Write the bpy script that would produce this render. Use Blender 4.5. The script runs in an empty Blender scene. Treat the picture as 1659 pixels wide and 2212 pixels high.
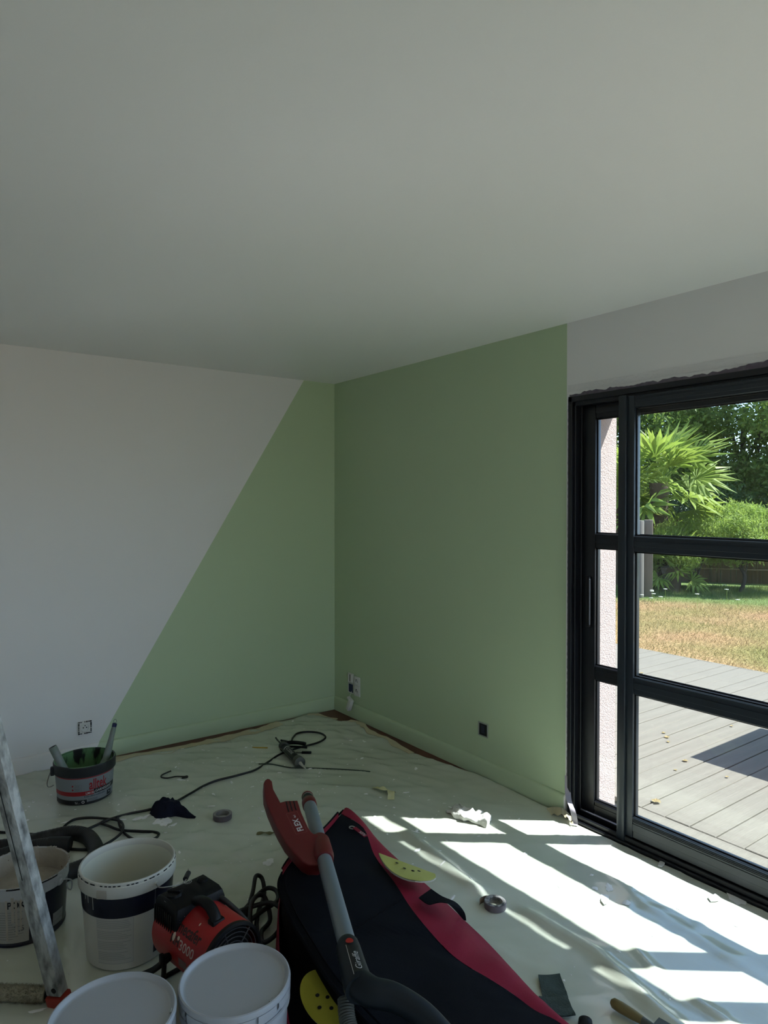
import bpy, bmesh, math, random
import numpy as np
from mathutils import Vector, Matrix, noise
random.seed(7)
SC = bpy.context.scene
COL = SC.collection
PI = math.pi

# ------------------------------------------------------------------ camera
cam_data = bpy.data.cameras.new('camera')
cam_data.sensor_fit = 'VERTICAL'
cam_data.sensor_height = 36.0
cam_data.sensor_width = 27.0
cam_data.lens = 36.0 * 1472.05 / 2212.0
cam_data.clip_start = 0.05
cam_data.clip_end = 200
camera = bpy.data.objects.new('camera', cam_data)
COL.objects.link(camera)
_yaw, _pit = math.radians(36.3324), math.radians(0.8282)
_f = Vector((math.sin(_yaw) * math.cos(_pit), math.cos(_yaw) * math.cos(_pit), -math.sin(_pit)))
_r = Vector((math.cos(_yaw), -math.sin(_yaw), 0))
_u = _r.cross(_f)
camera.matrix_world = Matrix(((_r.x, _u.x, -_f.x, -2.7978), (_r.y, _u.y, -_f.y, -4.4459), (_r.z, _u.z, -_f.z, 1.5951), (0, 0, 0, 1)))
SC.camera = camera

# ------------------------------------------------------------------ sky, sun, exposure
SUN_TO = Vector((1.0, -0.80, 1.73)).normalized()
world = bpy.data.worlds.new('world')
SC.world = world
world.use_nodes = True
wn, wl = world.node_tree.nodes, world.node_tree.links
wn.clear()
w_out = wn.new('ShaderNodeOutputWorld')
w_bg = wn.new('ShaderNodeBackground')
w_sky = wn.new('ShaderNodeTexSky')
w_sky.sky_type = 'HOSEK_WILKIE'
w_sky.sun_direction = SUN_TO
w_sky.turbidity = 3.0
w_sky.ground_albedo = 0.3
w_hsv = wn.new('ShaderNodeHueSaturation')
w_hsv.inputs['Saturation'].default_value = 1.0
wl.new(w_sky.outputs[0], w_hsv.inputs['Color'])
wl.new(w_hsv.outputs[0], w_bg.inputs['Color'])
w_bg.inputs['Strength'].default_value = 13.0
wl.new(w_bg.outputs[0], w_out.inputs['Surface'])

sun_data = bpy.data.lights.new('sun', 'SUN')
sun_data.energy = 14.5
sun_data.angle = math.radians(0.6)
sun_data.color = (0.965, 0.985, 1.0)
sun = bpy.data.objects.new('sun', sun_data)
COL.objects.link(sun)
sun.rotation_euler = SUN_TO.to_track_quat('Z', 'Y').to_euler()
sun.location = (6, -5, 9)

SC.view_settings.view_transform = 'Standard'
SC.view_settings.look = 'None'
SC.view_settings.gamma = 1.0
SC.view_settings.use_curve_mapping = False
SC.view_settings.exposure = 0.12
SC.cycles.blur_glossy = 0.15
SC.cycles.use_adaptive_sampling = True
SC.cycles.adaptive_threshold = 0.05
SC.cycles.max_bounces = 8

# ------------------------------------------------------------------ materials
def mat(name, col, rough=0.6, metal=0.0, spec=0.4, var=None, bump=None, splat=None, translucent=0.0, aniso=None):
    """procedural principled material. var=(scale, amount, second colour); bump=(scale, strength);
    splat=(scale, threshold, colour): dried paint specks."""
    m = bpy.data.materials.new(name)
    m.use_nodes = True
    n, l = m.node_tree.nodes, m.node_tree.links
    b = n['Principled BSDF']
    b.inputs['Roughness'].default_value = rough
    b.inputs['Metallic'].default_value = metal
    b.inputs['Specular IOR Level'].default_value = spec
    b.inputs['Base Color'].default_value = (*col, 1)
    tc = n.new('ShaderNodeTexCoord')
    src = tc.outputs['Object']
    if aniso:
        mp = n.new('ShaderNodeMapping')
        mp.inputs['Scale'].default_value = aniso
        l.new(src, mp.inputs['Vector'])
        src2 = mp.outputs[0]
    else:
        src2 = src
    cur = None
    if var:
        nz = n.new('ShaderNodeTexNoise')
        nz.inputs['Scale'].default_value = var[0]
        nz.inputs['Detail'].default_value = 5
        l.new(src2, nz.inputs['Vector'])
        rp = n.new('ShaderNodeValToRGB')
        mid = var[3] if len(var) > 3 else 0.5
        rp.color_ramp.elements[0].position = mid - 0.5 * var[1]
        rp.color_ramp.elements[1].position = mid + 0.5 * var[1]
        rp.color_ramp.elements[0].color = (*col, 1)
        rp.color_ramp.elements[1].color = (*var[2], 1)
        l.new(nz.outputs['Fac'], rp.inputs['Fac'])
        cur = rp.outputs['Color']
    if splat:
        for k, sc_ in enumerate((splat[0], splat[0] * 2.7)):
            vo = n.new('ShaderNodeTexVoronoi')
            vo.inputs['Scale'].default_value = sc_
            l.new(src, vo.inputs['Vector'])
            wn_ = n.new('ShaderNodeTexNoise')
            wn_.inputs['Scale'].default_value = sc_ * 0.35
            l.new(src, wn_.inputs['Vector'])
            ad = n.new('ShaderNodeMath'); ad.operation = 'MULTIPLY_ADD'
            l.new(wn_.outputs['Fac'], ad.inputs[0]); ad.inputs[1].default_value = -0.55; ad.inputs[2].default_value = splat[1] + 0.2
            lt = n.new('ShaderNodeMath'); lt.operation = 'LESS_THAN'
            l.new(vo.outputs['Distance'], lt.inputs[0]); l.new(ad.outputs[0], lt.inputs[1])
            mx = n.new('ShaderNodeMix'); mx.data_type = 'RGBA'
            l.new(lt.outputs[0], mx.inputs['Factor'])
            if cur is None:
                mx.inputs['A'].default_value = (*col, 1)
            else:
                l.new(cur, mx.inputs['A'])
            mx.inputs['B'].default_value = (*splat[2], 1)
            cur = mx.outputs['Result']
    if cur is not None:
        l.new(cur, b.inputs['Base Color'])
    if bump:
        nb = n.new('ShaderNodeTexNoise')
        nb.inputs['Scale'].default_value = bump[0]
        nb.inputs['Detail'].default_value = 4
        l.new(src2, nb.inputs['Vector'])
        bp = n.new('ShaderNodeBump')
        bp.inputs['Strength'].default_value = bump[1]
        bp.inputs['Distance'].default_value = 0.01
        l.new(nb.outputs['Fac'], bp.inputs['Height'])
        l.new(bp.outputs[0], b.inputs['Normal'])
    if translucent:
        tr = n.new('ShaderNodeBsdfTranslucent')
        tr.inputs['Color'].default_value = (*[min(1, c * 1.6) for c in col], 1)
        if cur is not None:
            l.new(cur, tr.inputs['Color'])
        ms = n.new('ShaderNodeMixShader')
        ms.inputs[0].default_value = translucent
        out = n['Material Output']
        l.new(b.outputs[0], ms.inputs[1]); l.new(tr.outputs[0], ms.inputs[2])
        l.new(ms.outputs[0], out.inputs['Surface'])
    return m

def glass_mat(name, tint=(1, 1, 1), refl=0.06, haze=0.0):
    m = bpy.data.materials.new(name)
    m.use_nodes = True
    n, l = m.node_tree.nodes, m.node_tree.links
    n.remove(n['Principled BSDF'])
    out = n['Material Output']
    t = n.new('ShaderNodeBsdfTransparent'); t.inputs[0].default_value = (*tint, 1)
    g = n.new('ShaderNodeBsdfGlossy'); g.inputs['Roughness'].default_value = 0.02
    ge = n.new('ShaderNodeNewGeometry')
    dt = n.new('ShaderNodeVectorMath'); dt.operation = 'DOT_PRODUCT'
    l.new(ge.outputs['Normal'], dt.inputs[0]); l.new(ge.outputs['Incoming'], dt.inputs[1])
    ab = n.new('ShaderNodeMath'); ab.operation = 'ABSOLUTE'; l.new(dt.outputs['Value'], ab.inputs[0])
    om = n.new('ShaderNodeMath'); om.operation = 'SUBTRACT'; om.inputs[0].default_value = 1.0; l.new(ab.outputs[0], om.inputs[1])
    pw_ = n.new('ShaderNodeMath'); pw_.operation = 'POWER'; l.new(om.outputs[0], pw_.inputs[0]); pw_.inputs[1].default_value = 5.0
    ml = n.new('ShaderNodeMath'); ml.operation = 'MULTIPLY_ADD'; l.new(pw_.outputs[0], ml.inputs[0]); ml.inputs[1].default_value = 0.9 * refl; ml.inputs[2].default_value = 0.035 * refl
    mx = n.new('ShaderNodeMixShader')
    l.new(ml.outputs[0], mx.inputs[0]); l.new(t.outputs[0], mx.inputs[1]); l.new(g.outputs[0], mx.inputs[2])
    l.new(mx.outputs[0], out.inputs['Surface'])
    return m

# ------------------------------------------------------------------ mesh building
def V(*a):
    return Vector(a)

def catmull(pts, n=6, closed=False):
    P = [Vector(p) for p in pts]
    out = []
    N = len(P)
    rng = range(N) if closed else range(N - 1)
    for i in rng:
        if closed:
            a, b, c, d = P[(i - 1) % N], P[i], P[(i + 1) % N], P[(i + 2) % N]
        else:
            a, b, c, d = P[max(i - 1, 0)], P[i], P[i + 1], P[min(i + 2, N - 1)]
        for k in range(n):
            t = k / n
            out.append(0.5 * ((2 * b) + (c - a) * t + (2 * a - 5 * b + 4 * c - d) * t * t + (3 * b - a - 3 * c + d) * t ** 3))
    if not closed:
        out.append(P[-1].copy())
    return out

class MB:
    def __init__(self):
        self.v = []; self.f = []
    def add(self, vs, fs):
        o = len(self.v)
        self.v += [Vector(p) for p in vs]
        self.f += [tuple(i + o for i in q) for q in fs]
        return self
    def box(self, lo, hi, M=None):
        x0, y0, z0 = lo; x1, y1, z1 = hi
        vs = [V(x0, y0, z0), V(x1, y0, z0), V(x1, y1, z0), V(x0, y1, z0), V(x0, y0, z1), V(x1, y0, z1), V(x1, y1, z1), V(x0, y1, z1)]
        if M is not None:
            vs = [M @ p for p in vs]
        return self.add(vs, [(0, 3, 2, 1), (4, 5, 6, 7), (0, 1, 5, 4), (1, 2, 6, 5), (2, 3, 7, 6), (3, 0, 4, 7)])
    def bbox(self, lo, hi, bev=0.004, seg=2, M=None):
        bm = bmesh.new()
        bmesh.ops.create_cube(bm, size=1)
        c = [(a + b) / 2 for a, b in zip(lo, hi)]; s = [abs(b - a) for a, b in zip(lo, hi)]
        for v in bm.verts:
            v.co = V(v.co.x * s[0] + c[0], v.co.y * s[1] + c[1], v.co.z * s[2] + c[2])
        bmesh.ops.bevel(bm, geom=bm.edges[:], offset=min(bev, min(s) * 0.45), segments=seg, affect='EDGES', profile=0.5)
        return self.from_bm(bm, M)
    def from_bm(self, bm, M=None):
        bm.verts.index_update()
        vs = [v.co.copy() if M is None else M @ v.co for v in bm.verts]
        fs = [[v.index for v in f.verts] for f in bm.faces]
        bm.free()
        return self.add(vs, fs)
    def lathe(self, prof, seg=40, M=None, a0=0.0, a1=2 * PI, cap=False):
        """prof: list of (r, z); angle a: (r sin a, -r cos a, z)"""
        full = abs((a1 - a0) - 2 * PI) < 1e-6
        n = seg if full else seg + 1
        vs = []; fs = []
        for (r, z) in prof:
            for k in range(n):
                a = a0 + (a1 - a0) * k / seg
                p = V(r * math.sin(a), -r * math.cos(a), z)
                vs.append(p if M is None else M @ p)
        for i in range(len(prof) - 1):
            for k in range(seg):
                k2 = (k + 1) % n
                fs.append((i * n + k, i * n + k2, (i + 1) * n + k2, (i + 1) * n + k))
        if cap:
            fs.append(tuple(range(n - 1, -1, -1)))
            fs.append(tuple((len(prof) - 1) * n + k for k in range(n)))
        return self.add(vs, fs)
    def tube(self, pts, rad, seg=10, closed=False, cap=True):
        P = [Vector(p) for p in pts]
        N = len(P)
        R = rad if isinstance(rad, (list, tuple)) else [rad] * N
        vs = []; fs = []
        up = None
        for i in range(N):
            if closed:
                t = (P[(i + 1) % N] - P[(i - 1) % N])
            else:
                t = P[min(i + 1, N - 1)] - P[max(i - 1, 0)]
            if t.length < 1e-9:
                t = V(0, 0, 1)
            t.normalize()
            if up is None:
                up = V(0, 0, 1) if abs(t.z) < 0.9 else V(1, 0, 0)
            up = (up - t * up.dot(t))
            if up.length < 1e-6:
                up = t.orthogonal()
            up.normalize()
            s = t.cross(up)
            for k in range(seg):
                a = 2 * PI * k / seg
                vs.append(P[i] + (up * math.cos(a) + s * math.sin(a)) * R[i])
        for i in range(N if closed else N - 1):
            j = (i + 1) % N
            for k in range(seg):
                k2 = (k + 1) % seg
                fs.append((i * seg + k, i * seg + k2, j * seg + k2, j * seg + k))
        if cap and not closed:
            fs.append(tuple(range(seg - 1, -1, -1)))
            fs.append(tuple((N - 1) * seg + k for k in range(seg)))
        return self.add(vs, fs)
    def ribbon(self, A, B, thick=0.0):
        """strip between two equally long point lists, with thickness along its normal"""
        A = [Vector(p) for p in A]; B = [Vector(p) for p in B]
        n = len(A)
        if thick <= 0:
            return self.add(A + B, [(i, i + 1, n + i + 1, n + i) for i in range(n - 1)])
        up = []
        for i in range(n):
            t = A[min(i + 1, n - 1)] - A[max(i - 1, 0)]
            q = t.cross(B[i] - A[i])
            q = q.normalized() if q.length > 1e-9 else V(0, 0, 1)
            up.append(q * thick)
        vs = A + B + [A[i] + up[i] for i in range(n)] + [B[i] + up[i] for i in range(n)]
        fs = []
        for i in range(n - 1):
            fs += [(i, n + i, n + i + 1, i + 1), (2 * n + i, 2 * n + i + 1, 3 * n + i + 1, 3 * n + i),
                   (i, i + 1, 2 * n + i + 1, 2 * n + i), (n + i, 3 * n + i, 3 * n + i + 1, n + i + 1)]
        fs += [(0, 2 * n, 3 * n, n), (n - 1, 2 * n - 1, 4 * n - 1, 3 * n - 1)]
        return self.add(vs, fs)
    def prism(self, outline, z0, z1, bev=0.0, seg=2, M=None):
        """extruded closed outline (list of (x, y)), z0..z1, with bevelled rims"""
        bm = bmesh.new()
        vs = [bm.verts.new((x, y, z0)) for x, y in outline]
        f = bm.faces.new(vs)
        r = bmesh.ops.extrude_face_region(bm, geom=[f])
        top = [e for e in r['geom'] if isinstance(e, bmesh.types.BMVert)]
        for v in top:
            v.co.z = z1
        bmesh.ops.recalc_face_normals(bm, faces=bm.faces[:])
        if bev > 0:
            es = [e for e in bm.edges if abs(e.verts[0].co.z - e.verts[1].co.z) < 1e-7]
            bmesh.ops.bevel(bm, geom=es, offset=bev, segments=seg, affect='EDGES', profile=0.5, clamp_overlap=True)
        bmesh.ops.triangulate(bm, faces=[f for f in bm.faces if len(f.verts) > 4])
        return self.from_bm(bm, M)
    def xf(self, M):
        self.v = [M @ p for p in self.v]
        return self
    def fn(self, g):
        self.v = [Vector(g(p)) for p in self.v]
        return self
    def build(self, name, material, parent=None, smooth=True, angle=40, world=False, at=None, recalc=False):
        """link as one mesh object; world=True: the vertices are world coordinates"""
        me = bpy.data.meshes.new(name)
        vs = self.v
        if world and parent is not None:
            Mi = PM[parent.name].inverted()
            vs = [Mi @ p for p in vs]
        if at is not None:
            vs = [p - Vector(at) for p in vs]
        me.from_pydata([tuple(p) for p in vs], [], self.f)
        if recalc:
            bm = bmesh.new(); bm.from_mesh(me)
            bmesh.ops.recalc_face_normals(bm, faces=bm.faces[:])
            bm.to_mesh(me); bm.free()
        me.update()
        if smooth:
            me.polygons.foreach_set('use_smooth', [True] * len(me.polygons))
            me.set_sharp_from_angle(angle=math.radians(angle))
        if material is not None:
            me.materials.append(material)
        o = bpy.data.objects.new(name, me)
        COL.objects.link(o)
        if at is not None:
            o.location = at
        if parent is not None:
            o.parent = parent
            PM[o.name] = PM.get(parent.name, Matrix())
        else:
            PM[o.name] = Matrix.Translation(Vector(at)) if at is not None else Matrix()
        return o

PM = {}     # world matrix of every thing's base

def tag(o, label=None, cat=None, group=None, kind=None):
    if label: o['label'] = label
    if cat: o['category'] = cat
    if group: o['group'] = group
    if kind: o['kind'] = kind
    return o

def thing(name, label, cat, loc=(0, 0, 0), rotz=0.0, group=None):
    o = bpy.data.objects.new(name, None)
    o.empty_display_size = 0.05
    COL.objects.link(o)
    o.location = loc
    o.rotation_euler = (0, 0, rotz)
    PM[o.name] = Matrix.Translation(Vector(loc)) @ Matrix.Rotation(rotz, 4, 'Z')
    return tag(o, label, cat, group)

def struct(o, label=None):
    o['kind'] = 'structure'
    if label: o['label'] = label
    return o

def copy_tree(o, parent=None):
    c = o.copy(); COL.objects.link(c)
    if parent is not None: c.parent = parent
    for ch in list(o.children):
        copy_tree(ch, c)
    return c

def text_mesh(body, size=1.0, bold=0.0, sx=1.0, shear=0.0, align='LEFT', sub=0):
    """flat lettering as an MB in the XY plane, baseline at y = 0"""
    cu = bpy.data.curves.new('lettering', 'FONT')
    cu.body = body; cu.size = size; cu.align_x = align; cu.offset = bold; cu.shear = shear
    cu.resolution_u = 3
    o = bpy.data.objects.new('lettering', cu)
    COL.objects.link(o)
    dg = bpy.context.evaluated_depsgraph_get()
    me = bpy.data.meshes.new_from_object(o.evaluated_get(dg))
    bm = bmesh.new(); bm.from_mesh(me)
    bmesh.ops.triangulate(bm, faces=bm.faces[:])
    if sub:
        bmesh.ops.subdivide_edges(bm, edges=bm.edges[:], cuts=sub, use_grid_fill=True)
    for v in bm.verts:
        v.co.x *= sx
    b = MB().from_bm(bm)
    bpy.data.objects.remove(o); bpy.data.curves.remove(cu); bpy.data.meshes.remove(me)
    return b

def face_cam(x, y):
    vx, vy = -2.7978 - x, -4.4459 - y
    return math.atan2(vx, -vy)

def interp(x, pts):
    if x <= pts[0][0]: return pts[0][1]
    for (a, b), (c, d) in zip(pts, pts[1:]):
        if x <= c:
            t = (x - a) / (c - a) if c > a else 0
            return b + (d - b) * t
    return pts[-1][1]

def smoothstep(a, b, x):
    t = max(0.0, min(1.0, (x - a) / (b - a)))
    return t * t * (3 - 2 * t)
# ================================================================== the room
def wall_paint(name, kind):
    """matt wall paint; the green field's border is part of the paint job"""
    m = bpy.data.materials.new(name); m.use_nodes = True
    n, l = m.node_tree.nodes, m.node_tree.links
    b = n['Principled BSDF']
    b.inputs['Roughness'].default_value = 0.55
    b.inputs['Specular IOR Level'].default_value = 0.3
    tc = n.new('ShaderNodeTexCoord')
    sp = n.new('ShaderNodeSeparateXYZ'); l.new(tc.outputs['Object'], sp.inputs[0])
    if kind == 'left':      # green where x > -0.268 - (2.5 - z) * 0.609
        a = n.new('ShaderNodeMath'); a.operation = 'MULTIPLY_ADD'
        l.new(sp.outputs['Z'], a.inputs[0]); a.inputs[1].default_value = -0.609; l.new(sp.outputs['X'], a.inputs[2])
        g = n.new('ShaderNodeMath'); g.operation = 'GREATER_THAN'
        l.new(a.outputs[0], g.inputs[0]); g.inputs[1].default_value = -0.268 - 2.5 * 0.609
    else:
        g = n.new('ShaderNodeMath'); g.operation = 'GREATER_THAN'
        l.new(sp.outputs['Y'], g.inputs[0]); g.inputs[1].default_value = -2.206
    mx = n.new('ShaderNodeMix'); mx.data_type = 'RGBA'
    l.new(g.outputs[0], mx.inputs['Factor'])
    mx.inputs['A'].default_value = (*WHITE_PAINT, 1)
    mx.inputs['B'].default_value = (*GREEN_PAINT, 1)
    l.new(mx.outputs['Result'], b.inputs['Base Color'])
    nz = n.new('ShaderNodeTexNoise'); nz.inputs['Scale'].default_value = 140
    l.new(tc.outputs['Object'], nz.inputs['Vector'])
    bp = n.new('ShaderNodeBump'); bp.inputs['Strength'].default_value = 0.05; bp.inputs['Distance'].default_value = 0.004
    l.new(nz.outputs['Fac'], bp.inputs['Height']); l.new(bp.outputs[0], b.inputs['Normal'])
    return m

WHITE_PAINT = (0.79, 0.78, 0.765)
GREEN_PAINT = (0.485, 0.60, 0.39)
M_wl = wall_paint('wall paint beside the slanted green field', 'left')
M_wr = wall_paint('wall paint green and white', 'right')
M_white = mat('white wall paint', WHITE_PAINT, 0.6, spec=0.3, bump=(140, 0.05))
M_ceil = mat('ceiling paint', (0.86, 0.86, 0.84), 0.45, spec=0.4, bump=(90, 0.03))
M_floor = mat('red brown floor', (0.085, 0.022, 0.014), 0.45, spec=0.4, var=(3, 0.6, (0.13, 0.04, 0.022)))
M_rough = mat('pink roughcast render', (0.40, 0.325, 0.29), 0.9, spec=0.1, var=(90, 0.8, (0.46, 0.38, 0.345)), bump=(150, 0.55))

RX0, RY0, ZC = -5.3, -8.6, 2.5
DY0, DY1 = -5.16, -2.228        # the sliding door's opening
struct(MB().box((RX0 - .2, RY0 - .2, -0.2), (0.085, 0.2, 0.0)).build('floor', M_floor, smooth=False))
struct(MB().box((RX0 - .2, RY0 - .2, ZC), (0.36, 0.2, ZC + 0.25)).build('ceiling', M_ceil, smooth=False))
struct(MB().box((RX0 - .2, 0.0, 0), (0.08, 0.2, ZC)).build('wall_left', M_wl, smooth=False))
w = MB()
w.box((0, DY1, 0), (0.08, 0.0, ZC)).box((0, DY0, 2.124), (0.08, DY1, ZC)).box((0, -5.75, 0), (0.08, DY0, ZC))
w.box((0, -8.2, 2.15), (0.08, -5.75, ZC)).box((0, RY0, 0), (0.08, -8.2, ZC))
struct(w.build('wall_right', M_wr, smooth=False))
w = MB()
w.box((0.17, -2.25, -0.3), (0.355, 3.2, 3.0)).box((0.08, -2.236, -0.3), (0.17, 3.2, 3.0))
w.box((0.08, DY0, 2.10), (0.355, -2.25, 3.0)).box((0.08, -5.75, -0.3), (0.355, DY0, 3.0))
w.box((0.08, -8.2, 2.1), (0.355, -5.75, 3.0)).box((0.08, RY0 - .4, -0.3), (0.355, -8.2, 3.0))
struct(w.build('wall_exterior', M_rough, smooth=False))
w = MB()        # the rear wall; its unseen opening is added to let in more daylight
w.box((RX0 - .2, RY0 - .2, 0), (-2.9, RY0, ZC)).box((-0.7, RY0 - .2, 0), (0.08, RY0, ZC)).box((-2.9, RY0 - .2, 2.2), (-0.7, RY0, ZC))
struct(w.build('wall_rear', M_white, smooth=False))
struct(MB().box((RX0 - .2, RY0, 0), (RX0, 0, ZC)).build('wall_side', M_white, smooth=False))

def skirting(name, run, material):
    """baseboard with a rounded top lip, along x (run='x') or y"""
    prof = [(0, 0), (0.0135, 0), (0.0135, 0.086), (0.0115, 0.094), (0.008, 0.100), (0.003, 0.1035), (0, 0.104)]
    m = MB()
    a, b = (RX0, -0.0005) if run == 'x' else (DY1 + 0.012, -0.0005)
    n = len(prof)
    vs = []
    for t in (a, b):
        for (d, z) in prof:
            vs.append(V(t, -d, z) if run == 'x' else V(-d, t, z))
    fs = [(i, i + 1, n + i + 1, n + i) for i in range(n - 1)] + [tuple(range(n)), tuple(range(2 * n - 1, n - 1, -1))]
    m.add(vs, fs)
    return struct(m.build(name, material, smooth=True, angle=35, recalc=True))
skirting('baseboard_left', 'x', M_wl)
skirting('baseboard_right', 'y', M_wr)

# ---- white sealant bead and torn masking tape around the door frame
M_bead = mat('white filler bead', (0.70, 0.69, 0.68), 0.5, bump=(60, 0.4))
M_tapepurple = mat('purple grey masking tape residue', (0.105, 0.085, 0.115), 0.7, var=(50, 0.5, (0.17, 0.15, 0.18)))
bead = MB()
A, B = [], []
for k in range(90):
    y = -2.214 - k * 0.033
    A.append(V(-0.0015, y, 2.150 + 0.004 * noise.noise(V(y * 3, 0, 0)))); B.append(V(-0.0015, y, 2.185))
bead.ribbon(A, B, -0.002)
struct(bead.build('trim_1', M_bead, recalc=True), 'white filler strip over the sliding door frame')
tape = MB()
A, B = [], []
for k in range(260):
    y = -2.226 - k * 0.0113
    h = 0.013 + 0.016 * abs(noise.noise(V(y * 7, 1, 0))) + 0.008 * noise.noise(V(y * 40, 4, 0)) + 0.018 * smoothstep(-2.9, -3.3, y)
    A.append(V(-0.0042, y, 2.122)); B.append(V(-0.0042, y, 2.122 + max(0.003, h)))
tape.ribbon(A, B, -0.0006)
struct(tape.build('trim_2', M_tapepurple, recalc=True), 'torn purple grey masking tape above the sliding door')
tape = MB()
A, B = [], []
for k in range(240):
    z = 0.19 + k * 0.0081
    A.append(V(-0.0042, -2.2285, z)); B.append(V(-0.0042, -2.2285 + 0.011 + 0.003 * noise.noise(V(z * 60, 2, 0)), z))
tape.ribbon(A, B, 0.0006)
struct(tape.build('trim_3', M_tapepurple, recalc=True), 'masking tape residue down the side of the sliding door')

# ================================================================== the sliding door
M_alu = mat('dark anthracite aluminium', (0.0055, 0.0068, 0.0105), 0.36, metal=0.0, spec=0.5)
M_alu2 = mat('dark blue grey aluminium', (0.013, 0.019, 0.027), 0.34, metal=0.0, spec=0.55)
M_seal = mat('black rubber seal', (0.004, 0.004, 0.005), 0.5)
M_glass = glass_mat('window glass', (0.97, 0.985, 0.98), refl=0.9)
M_edge = mat('pale spacer bar', (0.42, 0.43, 0.44), 0.4, metal=0.5)

door = thing('door_1', 'black aluminium sliding patio door with six panes onto the deck', None, (0, -2.228, 0))
door['kind'] = 'structure'
del_y = DY0
def dbox(nm, lo, hi, m=M_alu, par=None, bev=0.003):
    return MB().bbox(lo, hi, bev, 1).build(nm, m, par or door, angle=30, world=True)
# fixed frame
fr = MB()
fr.bbox((-0.014, -2.248, 0), (0.075, -2.2275, 2.124), .002, 1)
fr.bbox((0.0, -2.262, 0), (0.085, -2.247, 2.11), .002, 1)
fr.bbox((0.03, -2.276, 0), (0.10, -2.26, 2.10), .002, 1)
fr.bbox((-0.014, DY0, 2.096), (0.075, -2.229, 2.1235), .002, 1)
fr.bbox((0.0, DY0, 2.076), (0.10, -2.229, 2.098), .002, 1)
fr.bbox((-0.014, DY0, 0), (0.10, DY0 + 0.05, 2.12), .002, 1)
fr.build('frame', M_alu, door, angle=30, world=True)
sl = MB()
sl.bbox((-0.046, DY0, 0.0), (0.10, -2.2285, 0.020), .004, 1)
sl.bbox((-0.030, DY0, 0.019), (-0.020, -2.24, 0.040), .003, 1)
sl.bbox((0.030, DY0, 0.019), (0.038, -2.24, 0.040), .003, 1)
sl.bbox((0.09, DY0, -0.04), (0.16, -2.2505, 0.03), .003, 1)
sl.build('threshold', M_alu, door, angle=30, world=True)
# roller shutter guide on the outside reveal
gd = MB().bbox((0.105, -2.262, -0.03), (0.168, -2.2365, 2.115), .003, 1)
gd.build('shutter_guide', M_alu, door, angle=30, world=True)
MB().bbox((0.128, -2.2655, 0.0), (0.140, -2.2615, 2.06), .001, 1).build('guide_brush', M_edge, door, angle=30, world=True)

def panel(nm, x0, x1, y0, y1, zt, lw, rw, mrail, pane_z, mull):
    """one sliding leaf: y0 (left stile's outer edge) > y1"""
    o = MB()
    o.bbox((x0, y0 - lw, 0.042), (x1, y0, zt), .004, 2)
    leaf = o.build(nm, mrail, door, angle=30, world=True)
    MB().bbox((x0, y1, 0.042), (x1, y1 + rw, zt), .004, 2).build('stile', mrail, leaf, angle=30, world=True)
    for (za, zb) in mull:
        t = MB()
        t.bbox((x0 + 0.004, y1 + rw, za), (x1 - 0.004, y0 - lw, zb), .003, 1)
        t.bbox((x0 + 0.0015, y1 + rw, za + (zb - za) * 0.33), (x0 + 0.006, y0 - lw, za + (zb - za) * 0.68), .001, 1)
        t.bbox((x0 + 0.001, y1 + rw, zb - 0.009), (x0 + 0.006, y0 - lw, zb - 0.003), .001, 1)
        t.build('rail', mrail, leaf, angle=30, world=True)
    for (za, zb) in pane_z:
        xm = (x0 + x1) / 2
        MB().box((xm - 0.003, y1 + rw - 0.005, za - 0.006), (xm + 0.003, y0 - lw + 0.005, zb + 0.006)).build('pane', M_glass, leaf, smooth=False, world=True)
        s = MB()
        for (ya, yb, zc, zd) in ((y1 + rw, y0 - lw, za, za + 0.006), (y1 + rw, y0 - lw, zb - 0.006, zb), (y0 - lw - 0.006, y0 - lw, za, zb), (y1 + rw, y1 + rw + 0.006, za, zb)):
            s.box((xm - 0.009, ya, zc), (xm - 0.0035, yb, zd))
        s.build('seal', M_seal, leaf, smooth=False, world=True)
    return leaf
left_leaf = panel('leaf', 0.040, 0.086, -2.275, -3.735, 2.085, 0.075, 0.09, M_alu,
                  [(0.110, 0.712), (0.785, 1.368), (1.440, 2.008)], [(0.042, 0.110), (0.712, 0.785), (1.368, 1.440), (2.008, 2.085)])
right_leaf = panel('leaf', -0.020, 0.030, -2.530, -3.99, 2.085, 0.075, 0.09, M_alu2,
                   [(0.140, 0.709), (0.790, 1.367), (1.440, 2.030)], [(0.042, 0.140), (0.709, 0.790), (1.367, 1.440), (2.030, 2.085)])
# interlock profile standing proud on the front leaf's stile
MB().bbox((-0.036, -2.572, 0.014), (-0.0195, -2.531, 2.09), .005, 2).build('interlock', M_alu2, right_leaf, angle=30, world=True)
# ribbed track strip along the bottom rail
t = MB()
for k in range(4):
    t.bbox((-0.024, -3.90, 0.118 + k * 0.006), (-0.019, -2.606, 0.1215 + k * 0.006), .001, 1)
t.build('weather_strip', M_edge if False else M_alu2, right_leaf, angle=30, world=True)
h = MB()
h.bbox((0.022, -2.330, 0.975), (0.041, -2.306, 1.225), .003, 2)
h.build('handle', M_seal, left_leaf, angle=30, world=True)
MB().bbox((0.014, -2.336, 0.985), (0.026, -2.331, 1.215), .002, 1).build('grip', M_alu2, left_leaf, angle=30, world=True)

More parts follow.
